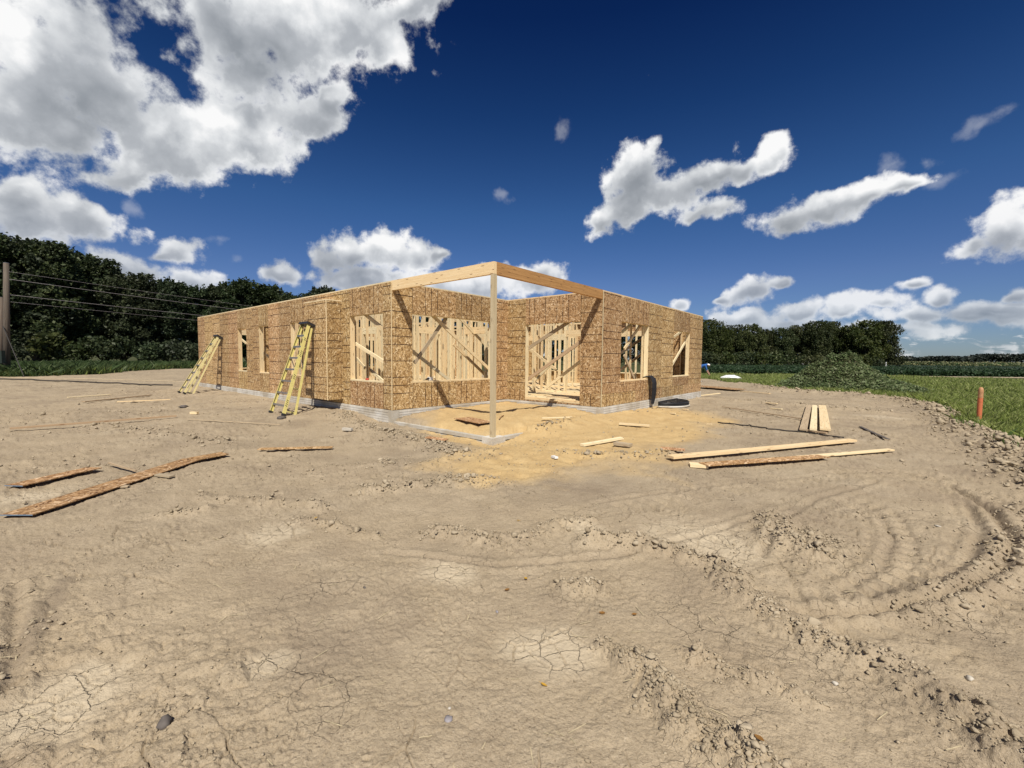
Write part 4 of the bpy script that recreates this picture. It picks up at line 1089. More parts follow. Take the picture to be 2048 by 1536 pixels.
line_((318, 967), (348, 970), 'offcut', 0.07, 0.02, 'old_board', 'small dusty offcut under the edge of the longest strip', 'offcut', lift=0.0)
line_((236, 992), (262, 990), 'offcut', 0.05, 0.015, 'old_board', 'dusty splinter of board wedged under the longest strip', 'offcut', lift=0.0)
line_((383, 843), (397, 843), 'wood_block', 0.07, 0.06, 'lumber', 'small pale wood block beside a dark clod, left of the near ladder', 'wood block', lift=0.0)
line_((688, 871), (706, 872), 'wood_block', 0.07, 0.05, 'white_stone', 'small whitish block left of the porch kerb', 'block', lift=0.0)
line_((856, 886), (896, 888), 'strand_board_scrap', 0.16, 0.011, 'osb_plain', 'small strand board scrap lying outside the porch kerb', 'board scrap', lift=0.01)
line_((925, 851), (975, 862), 'strand_board_scrap', 0.42, 0.011, 'osb_plain', 'square strand board scrap on the porch sand behind the post', 'board scrap', lift=0.004)
line_((1240, 846), (1301, 849), 'short_board', 0.12, 0.038, 'lumber', 'short clean board on the sand in front of the right hand wall', 'board', gB, lift=0.005)
line_((1166, 891), (1246, 876), 'short_board', 0.09, 0.038, 'lumber', 'short pale board touching a dusty block on the sand', 'board', gB, lift=0.005)
line_((1232, 889), (1264, 893), 'wood_block', 0.14, 0.05, 'old_board', 'flat dusty wood block at the end of a short pale board', 'wood block', lift=0.005)
line_((1324, 902), (1372, 905), 'strand_board_scrap', 0.17, 0.011, 'osb_plain', 'strand board scrap half buried beside the long boards', 'board scrap', lift=0.005)
o1 = line_((1343, 920), (1708, 873), 'long_board', 0.140, 0.038, 'lumber', 'longest clean board of the pair on the right, its end on a block', 'board', gB, z0=gz_max(*G(1343, 920)[:2]) + .03, z1=gz_max(*G(1708, 873)[:2]))
line_((1410, 931), (1650, 908), 'strand_board_strip', 0.20, 0.011, 'osb_plain', 'strand board strip lying against the long clean board', 'board strip', gS, lift=0.035)
line_((1600, 909), (1785, 889), 'long_board', 0.10, 0.025, 'lumber', 'thin board running on beyond the right hand strand board strip', 'board', gB, lift=0.012)
line_((1382, 928), (1418, 930), 'wood_block', 0.16, 0.04, 'lumber', 'pale block end under the long boards on the right', 'wood block', lift=0.0)
for k, (a, b, lb, z, mt, w) in enumerate((((1608, 853), (1619, 806), 'left board of the three laid side by side on the right', 0.03, 'old_board', 0.14), ((1628, 855), (1630, 806), 'middle board of the three laid side by side on the right', 0.035, 'lumber', 0.13), ((1652, 857), (1645, 807), 'right and cleanest board of the three laid side by side', 0.055, 'lumber', 0.19))):
    line_(a, b, 'plank', w, 0.038, mt, lb, 'plank', 'three planks side by side', lift=z)
line_((1601, 851), (1655, 858), 'bearer', 0.07, 0.03, 'old_board', 'dark bearer under the ends of the three planks', 'bearer', lift=0.0)
line_((1446, 809), (1606, 830), 'thin_board', 0.055, 0.02, 'old_board', 'thin dusty batten pointing at the three planks', 'batten', gB, lift=0.02)
line_((1722, 840), (1778, 868), 'flat_strip', 0.06, 0.012, 'dark_stone', 'thin dark strip lying on the ground right of the three planks', 'strip', lift=0.0)
line_((1396, 769), (1482, 773), 'board_stack', 1.1, 0.02, 'osb_plain', 'strand board sheets lying beyond the right corner of the house', 'board stack', lift=0.06)
line_((1482, 775), (1540, 779), 'thin_board', 0.14, 0.03, 'lumber', 'pale board beyond the sheets at the right corner of the house', 'board', gB, lift=0.02)
line_((1352, 786), (1440, 786), 'thin_board', 0.12, 0.03, 'lumber', 'pale board behind the black window well', 'board', gB, lift=0.02)
for k, (px, lab) in enumerate((((1347, 822), 'white scrap nearest the black window well'), ((1372, 814), 'white scrap lying right of the window well scraps'), ((1420, 843), 'small pale wood chip at the edge of the sand'))):
    line_((px[0] - 5, px[1]), (px[0] + 5, px[1] + 1), 'wood_chip', 0.06, 0.03, 'lumber', lab, 'wood chip', lift=0.0)
line_((1108, 913), (1116, 916), 'paper_scrap', 0.06, 0.03, 'white', 'crumpled white scrap on the sand in front of the porch', 'scrap')
for px, lb in (((1545, 800), 'first pale offcut in the rut beyond the planks'), ((1555, 808), 'second pale offcut in the rut nearer the planks')):
    line_((px[0] - 12, px[1]), (px[0] + 10, px[1] + 2), 'offcut', 0.09, 0.03, 'lumber', lb, 'offcut')
line_((1085, 850), (1145, 846), 'splinter', 0.05, 0.02, 'lumber', 'pale splinters on the porch sand near the doorway', 'splinter')
line_((1000, 856), (1008, 848), 'strand_board_strip', 0.03, 0.011, 'osb_plain', 'narrow strand board sliver right of the porch post', 'sliver')

def tube_thing(name, pts, r, mat, label, cat, n=6):
    mb = MB(); mb.tube(pts, r, n); return tag(mb.build(name, M[mat], smooth=True), label, cat)
def ground_path(pxs, lift=0.02, sub=5, wob=0.03):
    P = [G(*p)[:2] for p in pxs]; out = []
    for a, b in zip(P[:-1], P[1:]):
        for k in range(sub):
            q = a + (b - a) * k / sub + rng.normal(0, wob, 2); out.append((q[0], q[1], gz(*q) + lift))
    out.append((P[-1][0], P[-1][1], gz(*P[-1]) + lift)); return out
tube_thing('black_pipe', ground_path(((-60, 777), (0, 779), (60, 779), (150, 781), (215, 783), (260, 784), (300, 786), (345, 785)), 0.04, 5, 0.05), 0.032, 'rubber', 'long dark pipe lying across the far left of the plot', 'pipe')
tube_thing('dark_cord', ground_path(((1437, 837), (1480, 842), (1500, 842), (1540, 849), (1600, 853), (1690, 866)), 0.012, 5, 0.03), 0.014, 'rubber', 'thin dark cord trailing past the ends of the three planks', 'cord')
tube_thing('marking_string', ground_path(((-20, 774), (150, 776), (390, 777)), 0.05, 4, 0.0), 0.008, 'lumber', 'pale string line stretched across the far left of the plot', 'string')

# ---- step ladders: folded frames leaning on the house
def ladder(foot, topc, wb, wt, spread, mat, label, tool=False):
    """foot, topc: house coordinates of the middle of the front feet and of the cap; the width runs along the wall."""
    foot, topc = np.array(foot, float), np.array(topc, float)
    root = empty('step_ladder', tuple(to_world(*foot)), TH)
    tag(root, label, 'ladder', 'yellow step ladders leaning on the house')
    t = topc - foot; L = np.linalg.norm(t); d = t / L
    W_ = np.array([0, 1.0, 0]); n = np.cross(W_, d)      # away from the wall, up
    if n[2] < 0: n = -n
    rail = lambda s, k: d * L * k + W_ * s * (wb + (wt - wb) * k) / 2
    for s in (-1, 1):
        mb = MB(); a, b = rail(s, 0.02), rail(s, 0.985)
        mb.bar(a, b, 0.085, 0.007, n)                                        # web of the channel
        mb.bar(a + n * 0.039 - W_ * s * 0.014, b + n * 0.039 - W_ * s * 0.014, 0.007, 0.026, n); mb.bar(a - n * 0.039 - W_ * s * 0.014, b - n * 0.039 - W_ * s * 0.014, 0.007, 0.026, n)
        r_ = mb.build('front_rail', M[mat], root)
        for k0, m_ in ((0.10, 4), (0.38, 3), (0.62, 4), (0.80, 2)):                  # black warning print along the rail
            mk = MB()
            for j in range(m_):
                p = rail(s, k0 + j * 0.018) + W_ * s * 0.0042
                mk.bar(p - d * 0.012 - n * 0.025, p + d * 0.012 + n * 0.025, 0.016, 0.002, d)
            mk.build('printed_mark', M['black'], r_)
        mb = MB(); mb.box(rail(s, 0.012) , d, W_, n, 0.035, 0.024, 0.055); mb.build('foot', M['black'], root)
    ns = 8
    for i in range(1, ns):
        k = i / ns - 0.02; mb = MB(); a, b = rail(-1, k) + W_ * 0.01, rail(1, k) - W_ * 0.01
        mb.bar(a, b, 0.085, 0.012, (-1, 0, 0.15)); mb.bar(a + np.array([-0.04, 0, -0.02]), b + np.array([-0.04, 0, -0.02]), 0.03, 0.006); mb.build('step', M['alu'], root)
    mb = MB(); mb.box(d * (L * 0.99) - n * 0.05, W_, n, d, wt / 2 + 0.045, 0.13, 0.035); mb.build('top_cap', M['black'], root, bevel=0.006)
    # rear frame, folded nearly shut
    rear = lambda s, k: rail(s * 0.86, k) - n * (0.10 + spread * (1 - k))
    for s in (-1, 1):
        mb = MB(); mb.bar(rear(s, 0.01), rear(s, 0.955), 0.055, 0.024, n); mb.build('rear_rail', M[mat], root)
    for k in (0.06, 0.3, 0.52, 0.74):
        mb = MB(); mb.bar(rear(-1, k), rear(1, k), 0.03, 0.015); mb.build('rear_brace', M[mat], root)
    for s in (-1, 1):
        mb = MB(); mb.bar(rail(s, 0.60) - n * 0.03, rear(s, 0.50), 0.022, 0.006, d); mb.build('spreader', M['alu'], root)
    mb = MB(); p = rail(1, 0.675) + W_ * 0.006; mb.box(p, d, n, W_, 0.10, 0.037, 0.0015); mb.build('sticker', M['label'], root)
    return root, rail, d, n
f1, f2 = to_local(G(540, 838)), to_local(G(568, 844))
ladder((-1.62, L_DA + 2.78, gz(*to_world(-1.62, L_DA + 2.78)[:2])), (-0.60, L_DA + 3.28, 2.50), 0.82, 0.44, 0.22, 'yellow', 'near tall yellow step ladder leaning on the box of the left wall')
lf = to_local(G(374, 789)); 
ladder((-1.55, L_DA + 12.45, gz(*to_world(-1.55, L_DA + 12.45)[:2])), (-0.15, L_DA + 12.75, 2.42), 0.80, 0.44, 0.20, 'yellow_dusty', 'far pale yellow step ladder leaning near the far end of the left wall')
# things hung and left on the house
def jacket():
    s0 = on_plane(1297, 757, 'y', 0.0)
    xs = s0[0]; mb = MB(); rings = []
    prof = [(0.30, 0.86, 0.10), (0.16, 0.975, 0.13), (0.03, 1.01, 0.15), (-0.08, 1.015, 0.155), (-0.17, 0.95, 0.16), (-0.205, 0.80, 0.165), (-0.20, 0.60, 0.16), (-0.18, 0.40, 0.15), (-0.165, 0.24, 0.12), (-0.16, 0.12, 0.09)]
    for i, (y, z, hw) in enumerate(prof):
        j = prof[min(i + 1, len(prof) - 1)]; h = prof[max(i - 1, 0)]
        tx, tz = j[0] - h[0], j[1] - h[1]; l = math.hypot(tx, tz); ny, nz = -tz / l, tx / l
        if ny > 0 and i > 3: ny, nz = -ny, -nz
        rg = []
        for k in range(20):
            a = 2 * math.pi * k / 20; fold = 0.012 * math.sin(5 * a + i * 0.6) + 0.008 * math.sin(9 * a + 1.3 * i)
            w_, th = hw * math.cos(a), (0.028 + fold) * math.sin(a)
            rg.append((xs + w_ + 0.015 * math.sin(i * 1.1), y + ny * th, z + nz * th))
        rings.append(rg)
    mb.tube_rings(rings)
    o = mb.build('black_jacket', M['black_cloth'], smooth=True)
    o.location = (HD[0], HD[1], 0); o.rotation_euler = (0, 0, TH)
    tag(o, 'black jacket draped over the window sill of the right hand wall', 'jacket')
jacket()
def nailer():
    p = on_plane(862, 762, 'y', L_DA - 0.0); base = to_world(p[0], L_DA + 0.06, 0.947)
    root = empty('nail_gun', tuple(base), TH + 0.3); tag(root, 'white and black nail gun lying on the big porch window sill', 'nail gun')
    mb = MB(); mb.box((0.03, 0, 0.05), (1, 0, 0), (0, 1, 0), (0, 0, 1), 0.075, 0.035, 0.045); mb.build('body', M['white'], root, bevel=0.012)
    mb = MB(); mb.tube([(-0.04, 0, 0.055), (-0.10, 0, 0.05), (-0.17, 0, 0.035)], [0.03, 0.026, 0.018], 10); mb.build('nose', M['black'], root)
    mb = MB(); mb.tube([(0.05, 0.03, 0.03), (0.06, 0.10, 0.022), (0.075, 0.16, 0.022)], [0.02, 0.017, 0.02], 10); mb.build('handle', M['black'], root)
nailer()
p = on_plane(731, 762, 'x', 0.0)
root = empty('chalk_reel', tuple(to_world(0.05, p[1], 0.952)), TH); tag(root, 'small red reel standing on the sill of the left wall window nearest the porch', 'reel')
mb = MB(); mb.lathe([(0.0, 0), (0.045, 0), (0.05, 0.02), (0.04, 0.045), (0.0, 0.05)], 14); mb.build('reel_body', M['red'], root)
mb = MB(); mb.tube([(0.0, -0.02, 0.05), (0, -0.02, 0.10), (0, 0.02, 0.10), (0, 0.02, 0.05)], 0.006, 6); mb.build('handle', M['dark_stone'], root)

# ---- black window well lying in front of the right hand wall
def window_well():
    c = G(1370, 795); lc = to_local(c); z = gz_max(c[0], c[1], 0.3)
    root = empty('window_well', tuple(to_world(L_DB + 4.25, -0.62, z)), TH); tag(root, 'black ribbed window well lying on its side against the right hand wall', 'window well')
    A_ = [math.pi * k / 24 for k in range(25)]; RX, RY, HH = 0.86, 0.62, 0.15
    for j, z_ in enumerate((0.05, 0.11)):
        mb = MB(); mb.tube([(RX * 1.02 * math.cos(a), 0.35 - RY * 1.02 * math.sin(a), z_) for a in A_], 0.026, 8); mb.build('rib', M['black'], root, smooth=True)
    mb = MB()
    for s_, zs in ((1.0, (0.0, HH)), (0.98, (HH, 0.0))):
        mb.tube_rings([[(RX * s_ * math.cos(a), 0.35 - RY * s_ * math.sin(a), zz) for a in A_] for zz in zs], closed=False)
    mb.build('shell', M['black'], root, smooth=True)
    mb = MB(); mb.tube([(-RX, 0.34, HH), (RX, 0.34, HH)], 0.022, 8); mb.build('rib', M['black'], root, smooth=True)
    for k in range(11):
        x = -0.78 + k * 0.156; yy = 0.35 - RY * 0.97 * math.sqrt(max(0.02, 1 - (x / RX) ** 2))
        mb = MB(); mb.bar((x, 0.33, HH), (x, yy, HH), 0.012, 0.018); mb.build('grate_bar', M['black'], root)
    for k, yy in enumerate((0.18, 0.0, -0.15)):
        h = RX * 0.97 * math.sqrt(max(0.05, 1 - ((0.35 - yy) / RY) ** 2)); mb = MB(); mb.bar((-h, yy, HH + .004), (h, yy, HH + .004), 0.012, 0.018); mb.build('grate_bar', M['black'], root)
    mb = MB(); mb.tube([(0.9 * math.cos(a), 0.35 - 0.66 * math.sin(a), 0.0) for a in A_], 0.028, 8); mb.build('flange', M['concrete'], root, smooth=True)
window_well()

# ---- orange marker post at the grass edge
def marker():
    c = G(1958, 836); d_ = math.hypot(c[0], c[1]); h = 60 / FPX * 10.48 ; z = gz(c[0], c[1]) 
    root = empty('marker_post', (c[0], c[1], z), 0); tag(root, 'orange buried line marker post standing at the grass edge', 'marker post')
    r = 0.047
    mb = MB(); mb.lathe([(r, -0.25), (r, 0.61), (r * 0.98, 0.615)], 20); mb.build('tube', M['orange'], root, smooth=True)
    mb = MB(); mb.lathe([(r * 1.04, 0.61), (r * 1.04, 0.67), (r, 0.675), (r, 0.73), (r * 1.05, 0.735), (r * 1.05, 0.77), (r * 0.8, 0.775)], 20); mb.build('collar', M['tan_cap'], root, smooth=False)
    mb = MB(); mb.lathe([(r * 1.0, 0.772), (r * 1.0, 0.80), (r * 0.86, 0.84), (r * 0.5, 0.865), (0.0, 0.87)], 20); mb.build('cap', M['tan_cap'], root, smooth=True)
    for z0 in (0.06, 0.50):
        mb = MB(); mb.lathe([(r * 1.012, z0), (r * 1.012, z0 + 0.03)], 20); mb.build('band', M['white_stone'] if z0 < 0.1 else M['orange'], root)
    # broken concrete round its foot
    for k in range(4):
        V, Fc = ICO2; a = k * 1.7 + 0.6; s = (0.05, 0.07, 0.045, 0.06)[k]
        P = V * rng.uniform(0.75, 1.2, (len(V), 1)) * s * (1, 1, 0.6) + (c[0] + 0.11 * math.cos(a), c[1] + 0.11 * math.sin(a), gz(c[0], c[1]) + 0.01)
        o = bpy.data.objects.new('concrete_lump', from_arrays('concrete_lump', P, Fc, M['white_stone'], smooth=False)); COL.objects.link(o)
        tag(o, 'whitish concrete lumps round the foot of the marker post', 'lump', 'concrete lumps round the marker post')
marker()

# ---- stones and leaves one can pick out
def stone(px, size, mat, label, flat=0.6):
    c = G(*px); V, Fc = ICO2
    for nn in CUTS[rng.integers(0, 64)]: V = V - nn * np.maximum(0, V @ nn - 0.6)[:, None]
    P = V * rng.uniform(0.85, 1.12, (len(V), 1)) * size * rng.uniform(0.8, 1.3, 3) * (1, 1, flat)
    t = rng.uniform(0, 6); P = np.stack([P[:, 0] * math.cos(t) - P[:, 1] * math.sin(t), P[:, 0] * math.sin(t) + P[:, 1] * math.cos(t), P[:, 2]], -1)
    o = bpy.data.objects.new('stone', from_arrays('stone', P, Fc, M[mat], smooth=False)); COL.objects.link(o)
    o.location = (c[0], c[1], gz(c[0], c[1]) + size * flat * 0.35); tag(o, label, 'stone')
stone((910, 1444), 0.020, 'stone', 'flat violet grey stone near the bottom middle of the ground', 0.3)
stone((912, 1425), 0.008, 'white_stone', 'small white pebble just above the flat violet grey stone')
stone((1003, 1223), 0.013, 'stone', 'round dark grey pebble on the smooth clay in the middle')
stone((345, 1472), 0.026, 'dark_stone', 'dark upright clod at the bottom left beside a deep crack', 1.1)
stone((367, 828), 0.13, 'dark_stone', 'dark lump left of the near ladder beyond the wood block')
stone((1880, 1038), 0.022, 'white_stone', 'white chip inside the curved wheel tracks on the right', 0.4)
stone((1635, 1250), 0.045, 'clod', 'biggest clod on the ridge right of the middle', 0.8)
stone((1680, 1360), 0.018, 'white_stone', 'pale pebble below the clod ridge on the right', 0.7)
stone((1950, 1345), 0.018, 'white_stone', 'pale stone at the right end of the clod ridge', 0.7)
stone((565, 848), 0.12, 'dark_stone', 'dark lump at the foot of the near ladder', 0.5)
stone((737, 1183), 0.012, 'dark_stone', 'small dark pebble left of the middle of the ground')
def leaf(px, size, mat, label):
    c = G(*px); mb = MB(); a0 = rng.uniform(0, 6.28); n = 7
    pts = [(-1, 0), (-0.5, 0.42), (0.05, 0.55), (0.6, 0.33), (1, 0)]
    up = [(x, y, 0.18 * y + 0.12 * x * x) for x, y in pts]; dn = [(x, -y, 0.3 * y + 0.12 * x * x) for x, y in pts]
    mid = [(x, 0, 0.05 + 0.1 * x * x) for x, y in pts]
    for i in range(4):
        mb.quad([mid[i], mid[i + 1], up[i + 1], up[i]]); mb.quad([dn[i], dn[i + 1], mid[i + 1], mid[i]])
    mb.tube([(-1, 0, 0.15), (-1.5, 0.05, 0.1)], 0.03, 4)
    o = mb.build('fallen_leaf', M[mat]); o.scale = (size,) * 3; o.rotation_euler = (rng.uniform(-.2, .2), rng.uniform(-.2, .2), a0)
    o.location = (c[0], c[1], gz_max(c[0], c[1], 0.02) + 0.004); tag(o, label, 'leaf', 'fallen leaves on the bare ground')
leaf((1099, 1371), 0.018, 'yellow_leaf', 'bright yellow fallen leaf below the pale dust patch')
leaf((1059, 1157), 0.020, 'yellow_leaf', 'yellow brown fallen leaf at the end of a crack in the middle')
leaf((1022, 1180), 0.019, 'brown_leaf', 'dark curled fallen leaf near the middle of the ground')
leaf((1213, 1229), 0.021, 'brown_leaf', 'tan fallen leaf left of the churned clods')
leaf((1042, 1044), 0.020, 'yellow_leaf', 'small yellow leaf on the clods farthest from the camera')
leaf((1277, 1231), 0.018, 'brown_leaf', 'tan fallen leaf nearest the clod ridge on the right')
leaf((637, 1053), 0.018, 'yellow_leaf', 'small yellow leaf lying farthest left')
leaf((1530, 1527), 0.02, 'brown_leaf', 'brown leaf at the bottom edge on the right')

# ---- white sheet bundle at the grass edge, worker behind the corner
def bundle():
    c = G(1462, 752); mb = MB(); rings = []
    for i in range(9):
        k = i / 8; x = (k - 0.5) * 1.5; h = 0.30 * math.sin(math.pi * min(1, k * 0.9 + 0.08)) ** 0.6; w = 0.42 * math.sin(math.pi * (k * 0.86 + 0.07)) + 0.04
        rings.append([(x + 0.03 * math.sin(5 * a_ + i), w * math.cos(a_), max(0.0, h * math.sin(a_) * (1 + 0.15 * math.sin(7 * a_ + 2 * i)) + (0.10 if a_ < 3.2 else 0))) for a_ in [2 * math.pi * j / 16 for j in range(16)]])
    mb.tube_rings(rings); o = mb.build('white_bundle', M['white_bag'], smooth=True)
    o.location = (c[0], c[1], gz(c[0], c[1])); o.rotation_euler = (0, 0, -0.4); tag(o, 'white plastic bundle lying at the grass edge right of the house', 'bundle')
    mb = MB(); mb.box((0.1, -0.2, 0.1), (1, 0, 0), (0, 1, 0), (0, 0, 1), 0.28, 0.26, 0.09); s = mb.build('pallet', M['dark_stone']); s.location = o.location; s.rotation_euler = o.rotation_euler
    tag(s, 'dark block under the white plastic bundle', 'block')
bundle()
def worker():
    """Figure bending forward, hands towards the ground, mostly hidden by the corner of the house."""
    c = at_depth(1396, 745, 30.5); z = gz(c[0], c[1])
    J = {'pelvis': (0, 0, 0.92), 'waist': (0.10, 0, 1.04), 'chest': (0.36, 0, 1.20), 'neck': (0.53, 0, 1.24), 'head': (0.62, 0, 1.22), 'crown': (0.76, 0, 1.16),
         'hip_l': (0, 0.10, 0.88), 'knee_l': (0.07, 0.12, 0.49), 'ank_l': (0.0, 0.13, 0.09), 'toe_l': (0.18, 0.15, 0.04), 'hip_r': (0, -0.10, 0.88), 'knee_r': (0.10, -0.12, 0.48), 'ank_r': (0.05, -0.13, 0.09), 'toe_r': (0.23, -0.15, 0.04),
         'sh_l': (0.44, 0.19, 1.18), 'el_l': (0.50, 0.22, 0.90), 'wr_l': (0.62, 0.15, 0.68), 'ha_l': (0.67, 0.12, 0.59), 'sh_r': (0.44, -0.19, 1.18), 'el_r': (0.52, -0.22, 0.90), 'wr_r': (0.66, -0.13, 0.68), 'ha_r': (0.71, -0.10, 0.59)}
    Rr = {'pelvis': .15, 'waist': .14, 'chest': .155, 'neck': .06, 'head': .095, 'crown': .085, 'hip_l': .095, 'knee_l': .065, 'ank_l': .045, 'toe_l': .04, 'sh_l': .07, 'el_l': .045, 'wr_l': .032, 'ha_l': .035}
    names = list(J); E_ = [('pelvis', 'waist'), ('waist', 'chest'), ('chest', 'neck'), ('neck', 'head'), ('head', 'crown')]
    for s in 'lr': E_ += [('pelvis', 'hip_' + s), ('hip_' + s, 'knee_' + s), ('knee_' + s, 'ank_' + s), ('ank_' + s, 'toe_' + s), ('chest', 'sh_' + s), ('sh_' + s, 'el_' + s), ('el_' + s, 'wr_' + s), ('wr_' + s, 'ha_' + s)]
    V = [J[n] for n in names]; Ed = [(names.index(a), names.index(b)) for a, b in E_]; Rad = [Rr.get(n, Rr.get(n.replace('_r', '_l'), .05)) for n in names]
    for s, sg in (('l', 1), ('r', -1)):                       # fingers and thumb
        h = np.array(J['ha_' + s]); hi = names.index('ha_' + s)
        for k in range(5):
            dirv = np.array([0.02 + 0.012 * k, sg * (0.035 - 0.017 * k), -0.055 - 0.012 * (k in (1, 2))]) if k < 4 else np.array([0.03, -sg * 0.05, -0.02])
            V += [tuple(h + dirv * 0.7), tuple(h + dirv * 1.4 + np.array([-0.012, 0, -0.008]))]; Rad += [0.010, 0.008]
            Ed += [(hi, len(V) - 2), (len(V) - 2, len(V) - 1)]
    me = bpy.data.meshes.new('person'); me.from_pydata(V, Ed, []); o = bpy.data.objects.new('person', me); COL.objects.link(o)
    sk = o.modifiers.new('skin', 'SKIN'); o.modifiers.new('sub', 'SUBSURF').levels = 1
    for i, r in enumerate(Rad): me.skin_vertices[0].data[i].radius = (r, r)
    me.skin_vertices[0].data[0].use_root = True
    dg = bpy.context.evaluated_depsgraph_get(); ev = o.evaluated_get(dg); nm = bpy.data.meshes.new_from_object(ev)
    o.modifiers.clear(); o.data = nm
    nm.materials.clear()
    for k in ('blue_cloth', 'dark_cloth', 'skin', 'white'): nm.materials.append(M[k])
    for f in nm.polygons:
        x, y, zz = f.center; f.use_smooth = True
        f.material_index = 3 if (x > 0.60 and zz > 1.2) else 2 if (x > 0.56 and zz > 0.95) or (x > 0.55 and zz < 0.86) else 0 if zz > 0.98 or (x > 0.36 and zz > 0.6) else 3 if zz < 0.07 else 1
    o.location = (c[0], c[1], z); o.rotation_euler = (0, 0, -0.35)
    tag(o, 'worker in a blue shirt bending down beyond the right corner of the house', 'person')
worker()

# ================================================================= trees, grass, fields, road, pole
def quads_from(C, A, B):
    """Leaf faces: centres C with half axes A and B."""
    n = len(C); V = np.empty((n, 4, 3)); V[:, 0] = C - A; V[:, 1] = C - B * 0.8; V[:, 2] = C + A; V[:, 3] = C + B * 0.8
    return V.reshape(-1, 3), np.arange(n * 4).reshape(n, 4)
def rand_dirs(n, g=rng):
    v = g.normal(size=(n, 3)); return v / np.linalg.norm(v, axis=1)[:, None]
def leaf_cloud(C, size, g, droop=0.0, flat=0.35):
    n = len(C); N_ = rand_dirs(n, g); N_[:, 2] += flat; N_ /= np.linalg.norm(N_, axis=1)[:, None]
    t = np.cross(N_, rand_dirs(n, g)); t /= np.linalg.norm(t, axis=1)[:, None] + 1e-9; b = np.cross(N_, t)
    s = size * np.exp(g.normal(0, 0.3, (n, 1)))
    return quads_from(C, t * s, b * s * 0.75)

def tree_proto(seed, h, w, kind):
    """Trunk and limbs, crown of leaf clumps with gaps; made once per shape, at true size."""
    g = np.random.default_rng(seed); pr_ = random.Random(seed)
    tb = MB(); lean = g.normal(0, 0.02, 2) * h
    th = h * (0.80 if kind == 'tall' else 0.62)
    tr = [np.array([lean[0] * k, lean[1] * k, th * k]) + (np.append(g.normal(0, 0.10, 2), 0) if 0 < k < 1 else 0) for k in np.linspace(0, 1, 7)]
    r0 = 0.018 * h
    tb.tube(tr, [r0 * (1 - 0.8 * k) * (1.35 if k == 0 else 1) for k in np.linspace(0, 1, 7)], 7)
    lobes = []
    nb = 40 if kind == 'tall' else 30
    low = 0.10 if kind == 'tall' else 0.16
    for i in range(nb):
        k = low + (0.97 - low) * (i + 0.5) / nb
        zc = h * k
        if kind == 'tall': prof = w * (0.62 + 0.38 * math.sin(min(1, k * 1.5) * math.pi / 2)) * (1 - max(0, k - 0.55) ** 1.5 * 2.3)
        else: prof = w * math.sqrt(max(0.03, 1 - ((k - 0.52) / 0.50) ** 2))
        a = i * 2.399 + g.uniform(-0.5, 0.5); rr = prof * g.uniform(0.45, 0.95)
        c = np.array([rr * math.cos(a), rr * math.sin(a), zc + g.uniform(-.03, .03) * h])
        lr = ((0.23 if kind == 'tall' else 0.26) * w + 0.02 * h) * g.uniform(0.55, 1.2)
        lobes.append((c, lr))
        kt = max(0.12, min(0.98, (zc - rr * 0.55) / th)); s_ = tr[int(kt * 6)]
        mid = (s_ + c) / 2 + np.array([0, 0, 0.04 * h * g.uniform(-.3, 1)])
        tb.tube([s_, mid, c], [r0 * 0.35 * (1.05 - kt), r0 * 0.22 * (1.1 - kt), 0.02], 5, cap=False)
    lobes.append((np.array([lean[0], lean[1], h * 0.93]), 0.28 * w)); lobes.append((np.array([lean[0] * .5, lean[1] * .5, h * 0.6]), 0.55 * w))
    Cs = []
    for c, lr in lobes:
        n = int((520 if kind == 'tall' else 700) * (lr / (0.36 * w)) ** 2)
        d = rand_dirs(n, g); d[:, 2] = d[:, 2] * 0.9 + 0.18
        rr = lr * (0.55 + 0.55 * g.uniform(0, 1, (n, 1)) ** 0.5)
        P = c + d * rr * np.array([1, 1, 0.9])
        # leaves gather in sprays
        nc = max(6, n // 13); cc = c + rand_dirs(nc, g) * lr * np.array([1, 1, 0.75]) * g.uniform(0.75, 1.12, (nc, 1))
        P = np.where(g.uniform(0, 1, (n, 1)) < 0.72, cc[g.integers(0, nc, n)] + g.normal(0, lr * 0.17, (n, 3)) * (1, 1, 1.25), P)
        Cs.append(P)
        for _ in range(7 if kind == 'tall' else 4):                # shoots that break the outline
            dd = rand_dirs(1, g)[0]; dd[2] = abs(dd[2]) + 0.25; dd /= np.linalg.norm(dd)
            m_ = 16; L_ = lr * g.uniform(0.35, 0.95); t_ = g.uniform(0, 1, (m_, 1)); up_ = dd * 0.5 + np.array([0, 0, 0.7])
            Cs.append(c + dd * lr * 0.9 * np.array([1, 1, 0.9]) + up_ * t_ * L_ + g.normal(0, 0.13 * lr, (m_, 3)) * (1.1 - t_))
    C_ = np.vstack(Cs); C_[:, 2] = np.clip(C_[:, 2], 0.25, h * 1.05)
    V, Fc = leaf_cloud(C_, (0.0078 if kind == 'tall' else 0.0115) * h + 0.05, g)
    return tb, V, Fc
PROTO = {}
def protos(kind, leaf, n, h, w, seed):
    L = []
    for i in range(n):
        tb, V, Fc = tree_proto(seed + i, h * (0.9 + 0.1 * (i % 3)), w * (1 + 0.12 * ((i * 7) % 3 - 1)), kind)
        L.append((tb.mesh('trunk', M['bark'], True), from_arrays('crown', V, Fc, M[leaf], smooth=False), h * (0.9 + 0.1 * (i % 3))))
    PROTO[(kind, leaf)] = L
protos('tall', 'leaf_wood', 5, 20.0, 4.6, 100)
protos('broad', 'leaf_oak', 4, 15.0, 6.0, 200)
ORD = 'first second third fourth fifth sixth seventh eighth ninth tenth eleventh twelfth thirteenth fourteenth fifteenth sixteenth seventeenth eighteenth nineteenth twentieth twenty-first twenty-second twenty-third twenty-fourth twenty-fifth twenty-sixth'.split()
